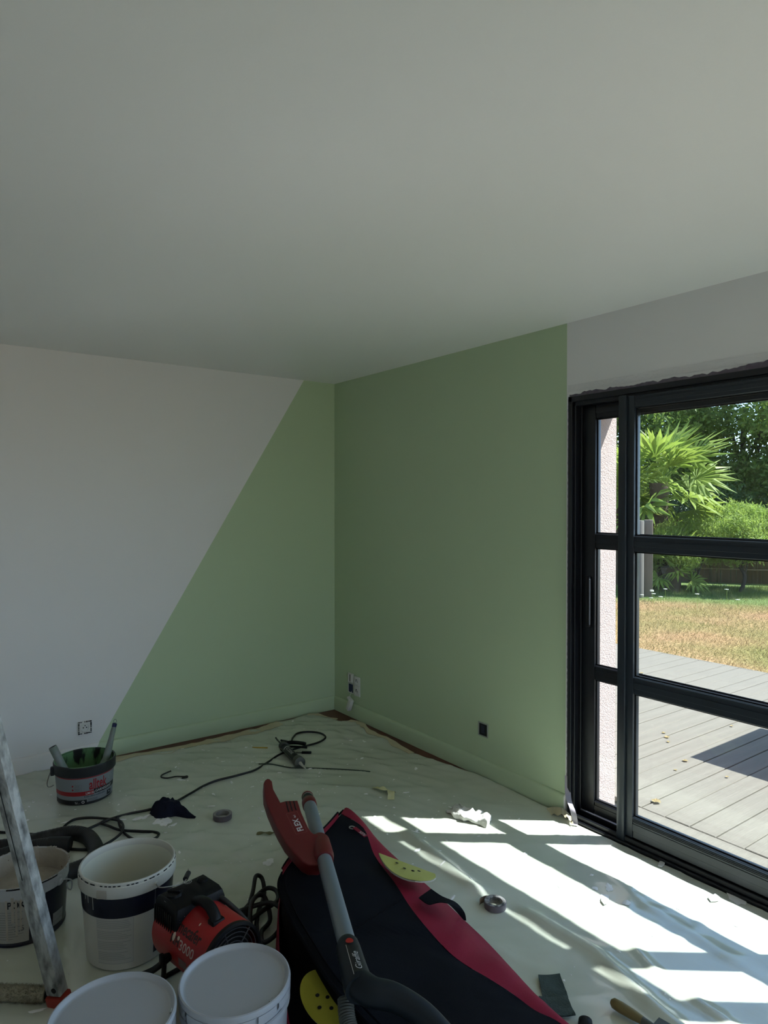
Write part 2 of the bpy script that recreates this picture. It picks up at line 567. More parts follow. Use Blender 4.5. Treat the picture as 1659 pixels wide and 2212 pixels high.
# ================================================================== sockets
M_plastic = mat('white socket plastic', (0.68, 0.67, 0.63), 0.4)
M_dark = mat('black hole', (0.006, 0.006, 0.007), 0.7)
M_navyplastic = mat('navy flush box plastic', (0.012, 0.018, 0.075), 0.5)
M_glue = mat('chipped plaster', (0.30, 0.33, 0.28), 0.8)
def socket(name, label, origin, axis, face='round', edge=True, s=0.040, m=None, group=None):
    """origin: centre on the wall; axis: 'y' for the wall x=0 (faces -x), 'x' for wall y=0 (faces -y)"""
    if axis == 'x':
        M = Matrix.Translation(Vector(origin))          # local x right, z up, -y out
    else:
        M = Matrix.Translation(Vector(origin)) @ Matrix.Rotation(-PI / 2, 4, 'Z')
    o = thing(name, label, 'socket', origin, 0 if axis == 'x' else -PI / 2, group)
    MB().bbox((-s, -0.009, -s), (s, -0.0005, s), .003, 2).build('plate', m or M_plastic, o, angle=30)
    R = Matrix.Rotation(PI / 2, 4, 'X')
    if face == 'round':
        r = s * 0.66
        MB().lathe([(r, 0.009), (r, 0.0125), (r - 0.004, 0.0125), (r - 0.005, 0.0094), (0.0001, 0.0092)], 28, R).build('well', m or M_plastic, o, angle=30)
        for dx in (-0.0095, 0.0095):
            MB().lathe([(0.0038, 0.0093), (0.0038, 0.0098), (0.0001, 0.0098)], 12, R @ Matrix.Translation(V(dx, 0, 0)) ).build('contact_hole', M_dark, o)
        MB().tube([(0, -0.009, 0.013), (0, -0.018, 0.013)], 0.0025, 8).build('earth_pin', M_dark, o)
    elif face == 'slot':
        f_ = MB()
        f_.bbox((-s * 0.62, -0.014, -s * 0.8), (-s * 0.28, -0.008, s * 0.8), .002, 1).bbox((s * 0.1, -0.014, -s * 0.8), (s * 0.62, -0.008, s * 0.8), .002, 1)
        f_.build('key', m or M_plastic, o, angle=30)
        MB().box((-s * 0.28, -0.0095, -s * 0.7), (s * 0.1, -0.0088, s * 0.7)).build('gap', M_dark, o, smooth=False)
    if edge:
        e = MB()
        rnd = random.Random(3)
        for side in range(4):
            for k in range(7):
                t_ = -s + (k + 0.5) * 2 * s / 7
                if rnd.random() < 0.2: continue
                w_, d_ = rnd.uniform(0.002, 0.006), rnd.uniform(0.002, 0.004)
                px, pz = ((t_, s - .004), (t_, -s + .004), (s - .004, t_), (-s + .004, t_))[side]
                if side > 1: w_, d_ = d_, w_
                e.box((px - w_, -0.0105, pz - d_), (px + w_, -0.0085, pz + d_))
        e.build('paint_chips', M_dark, o, smooth=False)
    return o
socket('wall_socket', 'white round wall socket with black flecked edge on the white wall', (-1.811, 0, 0.213), 'x', 'round', True, 0.039)
socket('wall_socket', 'upper round wall socket of the pair near the green corner', (0, -0.316, 0.278), 'y', 'round', False, 0.036)
socket('wall_socket', 'lower round wall socket of the pair near the green corner', (0, -0.316, 0.206), 'y', 'round', False, 0.036)
socket('rocker_switch', 'white two key switch plate above the dark blue flush box', (0, -0.232, 0.288), 'y', 'slot', False, 0.036)
fb = thing('flush_box', 'open dark blue flush box in the green wall', 'flush box', (0, -0.232, 0.212), -PI / 2)
b_ = MB()
for (lo, hi) in (((-.036, -.006, -.036), (.036, 0, -.031)), ((-.036, -.006, .031), (.036, 0, .036)), ((-.036, -.006, -.031), (-.031, 0, .031)), ((.031, -.006, -.031), (.036, 0, .031))):
    b_.box(lo, hi)
b_.build('rim', M_plastic, fb, smooth=False)
MB().bbox((-.031, -.0035, -.031), (.031, -0.0005, .031), .001, 1).build('box_infill', M_navyplastic, fb)
hm = thing('socket_mechanism', 'white socket mechanism hanging on a wire below the blue flush box', 'socket', (-0.03, -0.262, 0.10))
Mh = Matrix.Translation(V(-0.03, -0.262, 0.10)) @ Matrix.Rotation(math.radians(25), 4, 'X')
MB().bbox((-0.02, -0.017, -0.045), (0.012, 0.017, 0.045), .004, 2, Mh).build('body', M_plastic, hm, angle=30, world=True)
MB().bbox((-0.014, 0.010, 0.028), (0.012, 0.045, 0.043), .003, 2, Mh).build('claw', M_plastic, hm, angle=30, world=True)
MB().tube(catmull([(-0.003, -0.24, 0.19), (-0.02, -0.255, 0.178), (-0.028, -0.252, 0.16), (-0.03, -0.265, 0.138)]), 0.002, 6).build('wire', M_plastic, hm, world=True)
jb = thing('junction_box', 'square empty junction box opening with pale rim in the green wall', 'flush box', (0, -1.616, 0.275), -PI / 2)
b_ = MB()
for (lo, hi) in (((-.040, -.005, -.040), (.040, 0, -.034)), ((-.040, -.005, .034), (.040, 0, .040)), ((-.040, -.005, -.034), (-.033, 0, .034)), ((.033, -.005, -.034), (.040, 0, .034))):
    b_.box(lo, hi)
b_.build('rim', M_glue, jb, smooth=False)
MB().box((-.033, -.002, -.034), (.033, -0.0003, .034)).build('box_infill', M_dark, jb, smooth=False)  # flat black plate: the recess's shade is put into its colour
MB().bbox((-.016, -.0045, -.02), (.012, -0.0015, .022), .001, 1).build('blank_plate', mat('dark blue box lid', (0.012, 0.014, 0.03), .5), jb)
# ================================================================== the dust sheet
YE = [(-5.3, -0.02), (-2.2, -0.018), (-1.82, -0.020), (-1.663, -0.076), (-1.388, -0.113), (-1.2, -0.12), (-1.033, -0.113), (-0.85, -0.105), (-0.684, -0.094),
      (-0.525, -0.045), (-0.44, -0.055), (-0.346, -0.051), (-0.237, -0.016), (-0.19, -0.057), (-0.165, -0.15), (-0.150, -0.29), (-0.05, -0.33), (0, -0.35)]
XE = [(-8.6, -0.05), (-2.3, -0.052), (-2.2, -0.035), (-1.992, -0.024), (-1.787, -0.018), (-1.538, -0.034), (-1.327, -0.068), (-1.111, -0.112), (-0.95, -0.10), (-0.792, -0.082), (-0.68, -0.092),
      (-0.562, -0.081), (-0.48, -0.05), (-0.404, -0.044), (-0.33, -0.074), (-0.30, -0.15), (0.0, -0.16)]
# broad folds: polyline, height, half width
FOLDS = [
    ([(-0.74, -1.60), (-0.80, -2.05), (-0.85, -2.42), (-0.80, -2.72), (-0.79, -2.98), (-0.86, -3.25), (-0.9, -3.6)], 0.020, 0.028),
    ([(-0.62, -2.95), (-0.70, -3.15), (-0.74, -3.5)], 0.012, 0.02),
    ([(-0.99, -0.70), (-0.80, -0.92), (-0.50, -1.19)], 0.010, 0.012),
    ([(-0.25, -0.30), (-0.42, -0.80), (-0.40, -1.3)], 0.010, 0.05),
    ([(-0.35, -0.12), (-0.62, -0.42), (-0.9, -0.7)], 0.010, 0.04),
    ([(-0.2, -0.35), (-0.27, -0.9), (-0.2, -1.5)], 0.008, 0.05),
    ([(-1.66, -0.14), (-1.2, -0.20), (-0.85, -0.30)], 0.012, 0.018),
    ([(-1.65, -1.62), (-1.2, -1.55), (-0.9, -1.40)], 0.007, 0.03),
    ([(-1.75, -1.85), (-1.45, -1.72), (-1.15, -1.66)], 0.007, 0.03),
    ([(-2.1, -1.25), (-1.6, -1.32), (-1.1, -1.2)], 0.005, 0.03),
    ([(-1.1, -1.0), (-0.75, -1.3), (-0.3, -1.62)], 0.006, 0.035),
    ([(-0.45, -3.42), (-0.38, -2.9), (-0.30, -2.6)], 0.006, 0.03),
    ([(-0.12, -2.62), (-0.30, -2.80), (-0.52, -2.90)], 0.005, 0.02),
    ([(-0.15, -3.0), (-0.36, -3.12), (-0.55, -3.1)], 0.005, 0.02),
]
FLAT = [(-1.926, -0.519, .17), (-2.102, -1.953, .17), (-2.041, -2.737, .17), (-2.345, -2.681, .17), (-2.379, -1.601, .18), (-1.99, -2.33, .2),
        (-2.38, -2.12, .06), (-1.435, -1.222, .06), (-0.874, -2.567, .055)]
def fold_h(x, y):
    h = 0.0
    for pts, a, w_ in FOLDS:
        x0 = min(p[0] for p in pts) - 3 * w_; x1 = max(p[0] for p in pts) + 3 * w_
        y0 = min(p[1] for p in pts) - 3 * w_; y1 = max(p[1] for p in pts) + 3 * w_
        if not (x0 < x < x1 and y0 < y < y1): continue
        best = 9; bt = 0; L = len(pts) - 1
        for i in range(L):
            ax, ay = pts[i]; bx, by = pts[i + 1]
            dx, dy = bx - ax, by - ay
            t = max(0, min(1, ((x - ax) * dx + (y - ay) * dy) / (dx * dx + dy * dy)))
            d = math.hypot(x - ax - t * dx, y - ay - t * dy)
            if d < best: best = d; bt = (i + t) / L
        env = min(1, 6 * bt, 6 * (1 - bt)) if L else 1
        h = max(h, a * max(0.0, env) * math.exp(-(best / w_) ** 2))
    return h
def sheet_h(x, y):
    """height of the sheet above the floor boards"""
    p = V(x, y, 0)
    u, v = 0.80 * x - 0.59 * y, 0.59 * x + 0.80 * y
    n1 = 1 - abs(noise.noise(V(u * 1.4, v * 7.0, 3.1)))
    n2 = 1 - abs(noise.noise(V(x * 9.0 + y * 3, y * 1.6 - x * .5, 8.7)))
    n3 = noise.noise(V(x * 5, y * 5, 1.7))
    h = 0.0045 + 0.0065 * n1 ** 8 + 0.0055 * n2 ** 9 + 0.0022 * n3 + 0.001 * noise.noise(p * 22)
    k_ = smoothstep(-1.15, -0.8, x) * smoothstep(-1.6, -1.8, y)
    h = h * (1 - .55 * k_) + .0045 * .55 * k_
    h += fold_h(x, y)
    e = min(interp(y, XE) - x, interp(x, YE) - y)
    if -2.3 < y and x > -1.75:
        h += 0.007 * math.exp(-((e - 0.02) / 0.03) ** 2) * (0.7 + 0.6 * noise.noise(V(x * 6, y * 6, 5)))
    for (fx, fy, fr_) in FLAT:
        d = math.hypot(x - fx, y - fy)
        if d < fr_ + 0.10:
            k = smoothstep(fr_, fr_ + 0.10, d)
            h = 0.0045 * (1 - k) + h * k
    return max(0.0025, h)

def sheet_mat():
    m = bpy.data.materials.new('milky plastic dust sheet'); m.use_nodes = True
    n, l = m.node_tree.nodes, m.node_tree.links
    b = n['Principled BSDF']
    b.inputs['Roughness'].default_value = 0.15
    b.inputs['Specular IOR Level'].default_value = 0.9
    tc = n.new('ShaderNodeTexCoord')
    nz = n.new('ShaderNodeTexNoise'); nz.inputs['Scale'].default_value = 1.6; nz.inputs['Detail'].default_value = 6
    l.new(tc.outputs['Object'], nz.inputs['Vector'])
    rp = n.new('ShaderNodeValToRGB')
    rp.color_ramp.elements[0].position = 0.3; rp.color_ramp.elements[1].position = 0.72
    rp.color_ramp.elements[0].color = (0.49, 0.525, 0.42, 1); rp.color_ramp.elements[1].color = (0.65, 0.68, 0.59, 1)
    l.new(nz.outputs['Fac'], rp.inputs['Fac'])
    l.new(rp.outputs[0], b.inputs['Base Color'])
    n2 = n.new('ShaderNodeTexNoise'); n2.inputs['Scale'].default_value = 22; n2.inputs['Detail'].default_value = 5
    mp = n.new('ShaderNodeMapping'); mp.inputs['Scale'].default_value = (1, 0.35, 1); mp.inputs['Rotation'].default_value = (0, 0, 0.9)
    l.new(tc.outputs['Object'], mp.inputs[0]); l.new(mp.outputs[0], n2.inputs['Vector'])
    bp = n.new('ShaderNodeBump'); bp.inputs['Strength'].default_value = 0.10; bp.inputs['Distance'].default_value = 0.01
    l.new(n2.outputs['Fac'], bp.inputs['Height']); l.new(bp.outputs[0], b.inputs['Normal'])
    return m
M_sheet = sheet_mat()
def axis_samples(lo, hi, fine_lo, fine, coarse):
    out = [hi]
    while out[-1] > fine_lo: out.append(out[-1] - fine)
    while out[-1] > lo: out.append(out[-1] - coarse)
    return out[::-1]
xs = axis_samples(-4.6, -0.012, -2.75, 0.016, 0.10)
ys = axis_samples(-7.4, -0.012, -3.75, 0.016, 0.10)
nx, ny = len(xs), len(ys)
sv = []
for y in ys:
    for x in xs:
        xx = min(x, interp(y, XE)); yy = min(y, interp(x, YE))
        xx = min(xx, interp(yy, XE)); yy = min(yy, interp(xx, YE))
        sv.append(V(xx, yy, sheet_h(xx, yy)))
sf = []
for j in range(ny - 1):
    for i in range(nx - 1):
        q = (j * nx + i, j * nx + i + 1, (j + 1) * nx + i + 1, (j + 1) * nx + i)
        a, b, c, d = (sv[k] for k in q)
        if ((c - a).cross(d - b)).length > 1.2e-5:
            sf.append(q)
sheet = thing('dust_sheet', 'milky plastic dust sheet covering the floor, speckled with paint', 'dust sheet', (-2.2, -3.4, 0))
sm = MB(); sm.add(sv, sf)
sm.build('film', M_sheet, sheet, angle=180, world=True)
# kraft paper tape along the sheet's torn edges
M_kraft = mat('yellowed kraft tape edge', (0.50, 0.44, 0.28), 0.6, var=(20, 0.8, (0.60, 0.54, 0.38)))
def edge_tape(pts, w_):
    P = catmull([(x, y, 0) for x, y in pts], 8)
    A, B = [], []
    for i, p in enumerate(P):
        t = (P[min(i + 1, len(P) - 1)] - P[max(i - 1, 0)]).normalized()
        s = V(t.y, -t.x, 0)
        if s.dot(V(-1, -1, 0)) < 0: s = -s
        k = w_ * (0.75 + 0.5 * noise.noise(V(i * 0.17, 2, 0)))
        q = p + s * k
        hh = sheet_h(p.x, p.y) + 0.003 + 0.005 * abs(noise.noise(V(i * 0.13, 0, 0)))
        A.append(V(p.x, p.y, hh)); B.append(V(q.x, q.y, sheet_h(q.x, q.y) + 0.003))
    return MB().ribbon(A, B, 0.001)
e1 = [(x, y + 0.004) for x, y in YE if -1.7 <= x <= -0.5]
edge_tape(e1, 0.10).build('edge_tape', M_kraft, sheet, world=True, recalc=True)
edge_tape([(x + .004, y) for y, x in XE if -1.2 <= y <= -0.32], 0.055).build('edge_tape', M_kraft, sheet, world=True, recalc=True)
edge_tape([(-0.26, -0.03), (-0.2, -0.06), (-0.17, -0.13), (-0.15, -0.19), (-0.13, -0.25)], 0.03).build('edge_tape', M_kraft, sheet, world=True, recalc=True)

# dried paint and filler drops on the sheet
M_drop = mat('dried white paint', (0.84, 0.84, 0.82), 0.5)
def drops(items):
    m = MB()
    for (x, y, r, el, ang) in items:
        n = 14
        c_, s_ = math.cos(ang), math.sin(ang)
        vs = []
        for k in range(n):
            a = 2 * PI * k / n
            rr = r * (1 + 0.6 * noise.noise(V(x * 31 + math.cos(a) * 1.4, y * 31 + math.sin(a) * 1.4, 0.3)) + .3 * noise.noise(V(x * 77 + math.cos(a) * 3, y * 77 + math.sin(a) * 3, 1.3)))
            dx, dy = rr * math.cos(a) * el, rr * math.sin(a)
            px, py = x + dx * c_ - dy * s_, y + dx * s_ + dy * c_
            vs.append(V(px, py, sheet_h(px, py) + 0.0012))
        vs.append(V(x, y, sheet_h(x, y) + 0.0028))
        m.add(vs, [(k, (k + 1) % n, n) for k in range(n)])
    return m
rd = random.Random(21)
items = []
def in_free(x, y):
    return x < interp(y, XE) - 0.03 and y < interp(x, YE) - 0.03
while len(items) < 420:
    x, y = rd.uniform(-2.7, -0.05), rd.uniform(-3.5, -0.05)
    dens = 0.25 + 0.75 * math.exp(-((x + 1.0) / 0.55) ** 2 - ((y + 1.1) / 0.65) ** 2)
    if y < -2.2 and x > -0.9: dens *= 0.45
    if not in_free(x, y) or rd.random() > dens: continue
    r = 0.0022 + 0.0075 * rd.random() ** 4
    items.append((x, y, r, rd.choice((1, 1.2, 1.3, 2.2, 3.2)), rd.uniform(0, PI)))
items += [(-1.05, -1.47, .013, 1.3, 0), (-1.44, -1.75, .018, 1.2, .5), (-0.845, -2.05, .012, 1.5, .4), (-1.71, -1.07, .02, 1.4, .3), (-1.68, -1.10, .024, 1.3, .9), (-1.66, -1.15, .012, 2, .2),
          (-1.78, -0.98, .014, 1.8, .1), (-1.75, -0.99, .011, 2.2, .3), (-1.555, -1.115, .010, 1.4, 0), (-0.48, -2.78, .02, 1.5, .2), (-0.45, -2.72, .011, 1.3, .2), (-0.40, -2.75, .014, 2.0, .6),
          (-0.44, -2.86, .015, 1.3, .4), (-0.38, -2.65, .008, 1.5, .2), (-0.17, -2.62, .02, 1.8, .5), (-0.05, -3.1, .030, 1.6, .8), (-0.55, -2.62, .012, 1.6, .7), (-0.66, -3.3, .013, 1.2, .2), (-0.54, -2.35, .011, 1.5, .3), (-0.48, -2.36, .009, 2, .3), (-0.30, -3.0, .010, 1.4, .3)]
d_ = drops(items).build('paint_drops', M_drop, sheet, world=True, smooth=False)
d_['kind'] = 'stuff'
# paper-thin plaster chips near the door
M_chip = mat('white plaster chip', (0.72, 0.72, 0.70), 0.6)
# ================================================================== buckets
GZ = 0.0048     # things stand on the flattened sheet
def rad_at(prof, z):
    return interp(z, prof)
def wrap(prof, off, a_c=0.0, z_c=0.0):
    """maps flat (x, y) lettering onto a bucket wall: x -> arc length, y -> height"""
    def g(p):
        z = z_c + p.y
        r = rad_at(prof, z) + off
        a = a_c + p.x / r
        return V(r * math.sin(a), -r * math.cos(a), z)
    return g
def arc_strip(prof, z0, z1, a0, a1, off, nz=2, seg=None):
    seg = seg or max(2, int(abs(a1 - a0) / 0.09))
    m = MB()
    pr = [(rad_at(prof, z0 + (z1 - z0) * k / nz) + off, z0 + (z1 - z0) * k / nz) for k in range(nz + 1)]
    m.lathe(pr, seg, a0=a0, a1=a1)
    return m
def slant_strip(prof, zf0, zf1, a0, a1, off, seg=30):
    A, B = [], []
    for k in range(seg + 1):
        a = a0 + (a1 - a0) * k / seg
        za, zb = zf0(a), zf1(a)
        ra, rb = rad_at(prof, za) + off, rad_at(prof, zb) + off
        A.append(V(ra * math.sin(a), -ra * math.cos(a), za)); B.append(V(rb * math.sin(a), -rb * math.cos(a), zb))
    return MB().ribbon(A, B)

# ---- filler tub with the green paint inside
M_blackpl = mat('dark grey tub plastic', (0.020, 0.021, 0.022), 0.45)
M_labelgrey = mat('silver grey printed label', (0.215, 0.235, 0.245), 0.45)
M_red = mat('printed red', (0.30, 0.012, 0.016), 0.45)
M_black = mat('printed black', (0.008, 0.008, 0.009), 0.45)
M_whiteprint = mat('printed white', (0.55, 0.55, 0.54), 0.45)
M_blueprint = mat('printed dark blue', (0.02, 0.035, 0.07), 0.45)
M_greenin = mat('wet green paint smears', (0.13, 0.27, 0.12), 0.35, var=(13, 0.05, (0.012, 0.014, 0.012), 0.56), aniso=(1, 1, 0.3))
bx, by = -1.926, -0.519
tub = thing('paint_tub', 'round dark tub with silver label and green paint smeared inside', 'paint tub', (bx, by, GZ), face_cam(bx, by))
TP = [(0.0, 0.138), (0.205, 0.150)]
MB().lathe([(0.0001, 0.0), (0.130, 0.0), (0.137, 0.006), (0.149, 0.175)], 56).build('shell', M_blackpl, tub, angle=30)
MB().lathe([(0.149, 0.150), (0.156, 0.152), (0.157, 0.200), (0.1545, 0.2045), (0.150, 0.2045), (0.1475, 0.200)], 56).build('rim', M_blackpl, tub, angle=30)
MB().lathe([(0.1475, 0.2005), (0.1465, 0.175), (0.139, 0.06), (0.0001, 0.055)], 56).build('paint_coat', M_greenin, tub, angle=60)
MB().lathe([(0.1535, 0.2046), (0.1530, 0.2062), (0.1500, 0.2062), (0.1478, 0.203)], 56).build('rim_paint', M_greenin, tub)
a_l, a_r = -1.35, 1.35
arc_strip(TP, 0.016, 0.148, a_l, a_r, 0.0008).build('label', M_labelgrey, tub)
def tpart(mb, nm, m):
    return mb.build(nm, m, tub)
tpart(arc_strip(TP, 0.1425, 0.1475, a_l, a_r, 0.0013, 1), 'red_line', M_red)
tpart(arc_strip(TP, 0.052, 0.074, a_l, 0.30, 0.0013, 1), 'red_band', M_red)
tpart(arc_strip(TP, 0.055, 0.080, 0.30, a_r, 0.0013, 1), 'black_band', M_black)
tpart(arc_strip(TP, 0.006, 0.030, a_l, 0.06, 0.0014, 1), 'black_foot_band', M_black)
tpart(arc_strip(TP, 0.020, 0.044, 0.86, 1.10, 0.0014, 1), 'black_square', M_black)
tpart(text_mesh('alltek', 0.078, 0.0016, 0.56).fn(wrap(TP, 0.0017, 0.14, 0.080)), 'lettering', M_red)
tpart(text_mesh('LM150', 0.0165, 0.0002, 1.0).fn(wrap(TP, 0.0018, 0.02, 0.057)), 'lettering', M_whiteprint)
tpart(text_mesh('GARNISSANT', 0.0185, 0.0003, 0.95).fn(wrap(TP, 0.0018, 0.35, 0.0605)), 'lettering', M_whiteprint)
tpart(text_mesh('Enduit allégé multifonction', 0.0115, 0.0002, 0.9).fn(wrap(TP, 0.0017, -0.03, 0.042)), 'lettering', M_blueprint)
tpart(text_mesh('%/...', 0.016, 0.0, 1.0).fn(wrap(TP, 0.0018, -0.36, 0.011)), 'lettering', M_whiteprint)
ring = MB().lathe([(0.0075, 0), (0.0042, 0)], 20)
tpart(ring.fn(lambda p: wrap(TP, 0.0018, -0.07, 0.018)(p)), 'round_mark', M_whiteprint)
tpart(MB().lathe([(0.004, 0), (0.0001, 0)], 14).fn(lambda p: wrap(TP, 0.0018, 0.98, 0.034)(p)), 'round_mark', M_whiteprint)
for k, (aa, zz) in enumerate(((-0.42, 0.106), (-0.42, 0.086))):
    tpart(MB().lathe([(0.0045, 0), (0.0001, 0)], 14).fn(lambda p: wrap(TP, 0.0017, aa, zz)(p)), 'bullet_mark', M_red)
    fr_ = MB()
    for (x0, x1, y0, y1) in ((0.008, 0.044, 0.006, 0.0068), (0.008, 0.044, -0.0068, -0.006), (0.0432, 0.044, -0.006, 0.006), (0.012, 0.036, 0.0014, 0.0026), (0.012, 0.032, -0.003, -0.0018)):
        q = arc_strip(TP, zz + y0, zz + y1, aa + x0 / .145, aa + x1 / .145, 0.0017, 1, 6); fr_.add(q.v, q.f)
    tpart(fr_, 'print_frame', mat('grey print', (0.12, 0.13, 0.14), .5))
for k in range(4):
    tpart(arc_strip(TP, 0.016 + .0048 * k, 0.0172 + .0048 * k, 0.10, 0.44, 0.0017, 1), 'print_line', M_blueprint)
tpart(MB().lathe([(0.013, 0), (0.012, 0)], 24).fn(lambda p: wrap(TP, 0.0017, 0.98, 0.118)(p)), 'round_mark', mat('faint print', (0.33, 0.36, 0.37), .5))
# bail handle hanging at the tub's side
MB().tube(catmull([(-0.150, -0.02, 0.172), (-0.166, -0.022, 0.160), (-0.176, -0.024, 0.135), (-0.183, -0.024, 0.105), (-0.180, -0.024, 0.085), (-0.166, -0.024, 0.082), (-0.152, -0.022, 0.088)], 5), 0.0022, 8).build('bail', mat('galvanised wire', (0.22, 0.21, 0.19), .45, metal=.6), tub)
MB().bbox((-0.168, -0.034, 0.14), (-0.148, -0.004, 0.185), .005, 2).build('ear', M_blackpl, tub)

# ---- tools standing in the tub
M_paintedgrip = mat('grey grip smeared with green paint', (0.24, 0.25, 0.25), 0.5, var=(18, 0.5, (0.16, 0.22, 0.17)), splat=(22, 0.06, (0.45, 0.50, 0.45)))
M_blueend = mat('dark blue cap', (0.012, 0.02, 0.09), 0.4)
Rt = PM[tub.name]
ro = thing('paint_roller', 'grey tubular roller handle hooked over the rim of the paint tub', 'paint roller', tuple(Rt @ V(-0.118, -0.05, 0.20)))
a, b = V(-0.155, -0.06, 0.305), V(-0.098, -0.075, 0.175)
d = (b - a).normalized()
MB().tube([Rt @ (a + d * t) for t in (0, .004, .06, .10, .142)], [.0185, .0205, .020, .020, .022], 20, cap=False).build('grip', M_paintedgrip, ro, world=True)
MB().tube([Rt @ (a + d * t) for t in (0.0, 0.012)], [.0186, .0150], 20).build('hollow_end', M_dark, ro, world=True)
MB().tube([Rt @ (a + d * t) for t in (.142, .144)], [.022, .010], 20).build('lower_cap', M_paintedgrip, ro, world=True)
MB().tube(catmull([Rt @ p for p in (b, b + V(.03, .02, -.02), b + V(.05, .05, -.07), b + V(.02, .09, -.10))], 5), 0.004, 8).build('wire_arm', M_paintedgrip, ro, world=True)
br = thing('paint_brush', 'paint caked brush handle with dark blue end leaning in the tub', 'paint brush', tuple(Rt @ V(0.118, 0.0, 0.20)))
a, b = V(0.150, 0.03, 0.345), V(0.085, 0.0, 0.085)
d = (b - a).normalized()
MB().tube([Rt @ (a + d * t) for t in (0.0, .03, .06, .11, .17, .20, .235, .27)], [.012, .014, .014, .018, .020, .028, .036, .034], 14).build('handle', M_paintedgrip, br, world=True)
MB().tube([Rt @ (a - d * t) for t in (-.012, .004, .016, .018)], [.0115, .0125, .0125, .006], 14).build('end_cap', M_blueend, br, world=True)
rr_ = [Rt @ (a - d * .022 + V(.008 * math.cos(t), 0, .010 * math.sin(t)) + V(0, 0, .006)) for t in [2 * PI * k / 14 for k in range(14)]]
MB().tube(rr_, 0.0016, 6, closed=True).build('hanging_ring', M_paintedgrip, br, world=True)

# ---- white plastic bucket, open
M_whitepl = mat('white bucket plastic', (0.56, 0.56, 0.50), 0.4, var=(5, 0.8, (0.50, 0.49, 0.42)))
M_navy = mat('navy printed band', (0.0060, 0.0072, 0.019), 0.35)
M_print = mat('grey small print', (0.33, 0.34, 0.32), 0.6)
bx, by = -2.102, -1.953
wb = thing('bucket', 'open white plastic bucket with navy band, empty inside', 'bucket', (bx, by, GZ), face_cam(bx, by))
BP = [(0.0, 0.138), (0.26, 0.156), (0.312, 0.158)]
MB().lathe([(0.0001, 0.0), (0.130, 0.0), (0.138, 0.007), (0.156, 0.262)], 64).build('shell', M_whitepl, wb, angle=30)
MB().lathe([(0.1535, 0.262), (0.163, 0.262), (0.1645, 0.266), (0.1645, 0.300), (0.162, 0.302), (0.162, 0.3095), (0.160, 0.3125), (0.1555, 0.3125), (0.1535, 0.309), (0.152, 0.29)], 64).build('collar', M_whitepl, wb, angle=30)
MB().lathe([(0.152, 0.29), (0.149, 0.20), (0.135, 0.012), (0.0001, 0.010)], 64).build('inner_wall', mat('cream inner wall', (0.66, 0.67, 0.56), .45), wb, angle=60)
sl_ = MB()
for k in range(70):
    a = 2 * PI * k / 70 + 0.02 * math.sin(k * 3)
    if k % 11 in (3, 8): continue
    M = Matrix.Rotation(a, 4, 'Z')
    sl_.box((-0.0045, -0.1632, 0.3035), (0.0045, -0.1614, 0.3068), M)
sl_.build('collar_slots', M_dark, wb, smooth=False)
arc_strip(BP, 0.190, 0.258, -1.5, 0.60, 0.0008, 3).build('navy_band', M_navy, wb)
slant_strip(BP, lambda a: 0.150 + 0.02 * (a - .6) ** 2, lambda a: 0.262, 0.605, 2.2, 0.0009).build('navy_band', M_navy, wb)
slant_strip(BP, lambda a: 0.105 + 0.03 * (a - .6) ** 2, lambda a: 0.146 + 0.02 * (a - .6) ** 2, 0.605, 2.2, 0.0009).build('photo_band', mat('brown printed picture', (0.16, 0.10, 0.07), .5, var=(25, .5, (0.28, 0.20, .16))), wb)
slant_strip(BP, lambda a: 0.030, lambda a: 0.105 + 0.03 * (a - .6) ** 2, 0.605, 2.2, 0.0008).build('navy_band', M_navy, wb)
arc_strip(BP, 0.02, 0.26, 0.595, 0.603, 0.0010, 3).build('label_seam', M_print, wb)
M_labelwhite = mat('pale grey label', (0.47, 0.475, 0.44), .5)
arc_strip(BP, 0.028, 0.188, -0.74, 0.12, 0.0007, 3).build('text_panel', M_labelwhite, wb)
ln = MB()
rd = random.Random(5)
for k in range(24):
    z = 0.180 - k * 0.0062
    if k % 6 == 5: continue
    x1 = 0.118 * rd.uniform(0.72, 1.0)
    q = arc_strip(BP, z, z + .0022, -0.72, -0.72 + x1 / .147, 0.0012, 1, 10); ln.add(q.v, q.f)
ln.build('small_print', M_print, wb, smooth=False)
fr_ = MB()
for q in (arc_strip(BP, 0.030, 0.186, 0.105, 0.112, 0.0012), arc_strip(BP, 0.030, 0.0315, -0.74, 0.11, 0.0012)):
    fr_.add(q.v, q.f)
fr_.build('print_frame', M_print, wb)
MB().tube(catmull([(0.090, -0.140, 0.281), (0.100, -0.160, 0.276), (0.135, -0.150, 0.266), (0.172, -0.128, 0.255), (0.196, -0.088, 0.252), (0.205, -0.04, 0.258)], 6), 0.0022, 8).build('bail', mat('steel wire', (0.30, 0.29, 0.26), .35, metal=.7), wb)
MB().tube([V(0.190, -0.094, 0.252), V(0.204, -0.06, 0.255)], 0.009, 12).build('bail_grip', M_blackpl, wb)
MB().tube([V(0.0905, -0.136, 0.281), V(0.0935, -0.1415, 0.281)], 0.006, 12).build('bail_eye', M_whitepl, wb)
dr = MB()        # dried drips
for (a, z0, z1, w_) in ((-0.95, .262, .232, .0022), (-0.80, .262, .214, .0016), (-1.05, .262, .24, .003)):
    q = arc_strip(BP, z1, z0, a - w_ / .15, a + w_ / .15, 0.0014, 3, 2); dr.add(q.v, q.f)
dr.build('paint_drips', M_print, wb)
MB().bbox((-0.035, -0.1665, 0.264), (0.0, -0.1635, 0.292), .003, 1, Matrix.Rotation(-0.42, 4, 'Z')).build('tear_tab', mat('stained tab', (0.36, 0.33, 0.27), .5), wb)

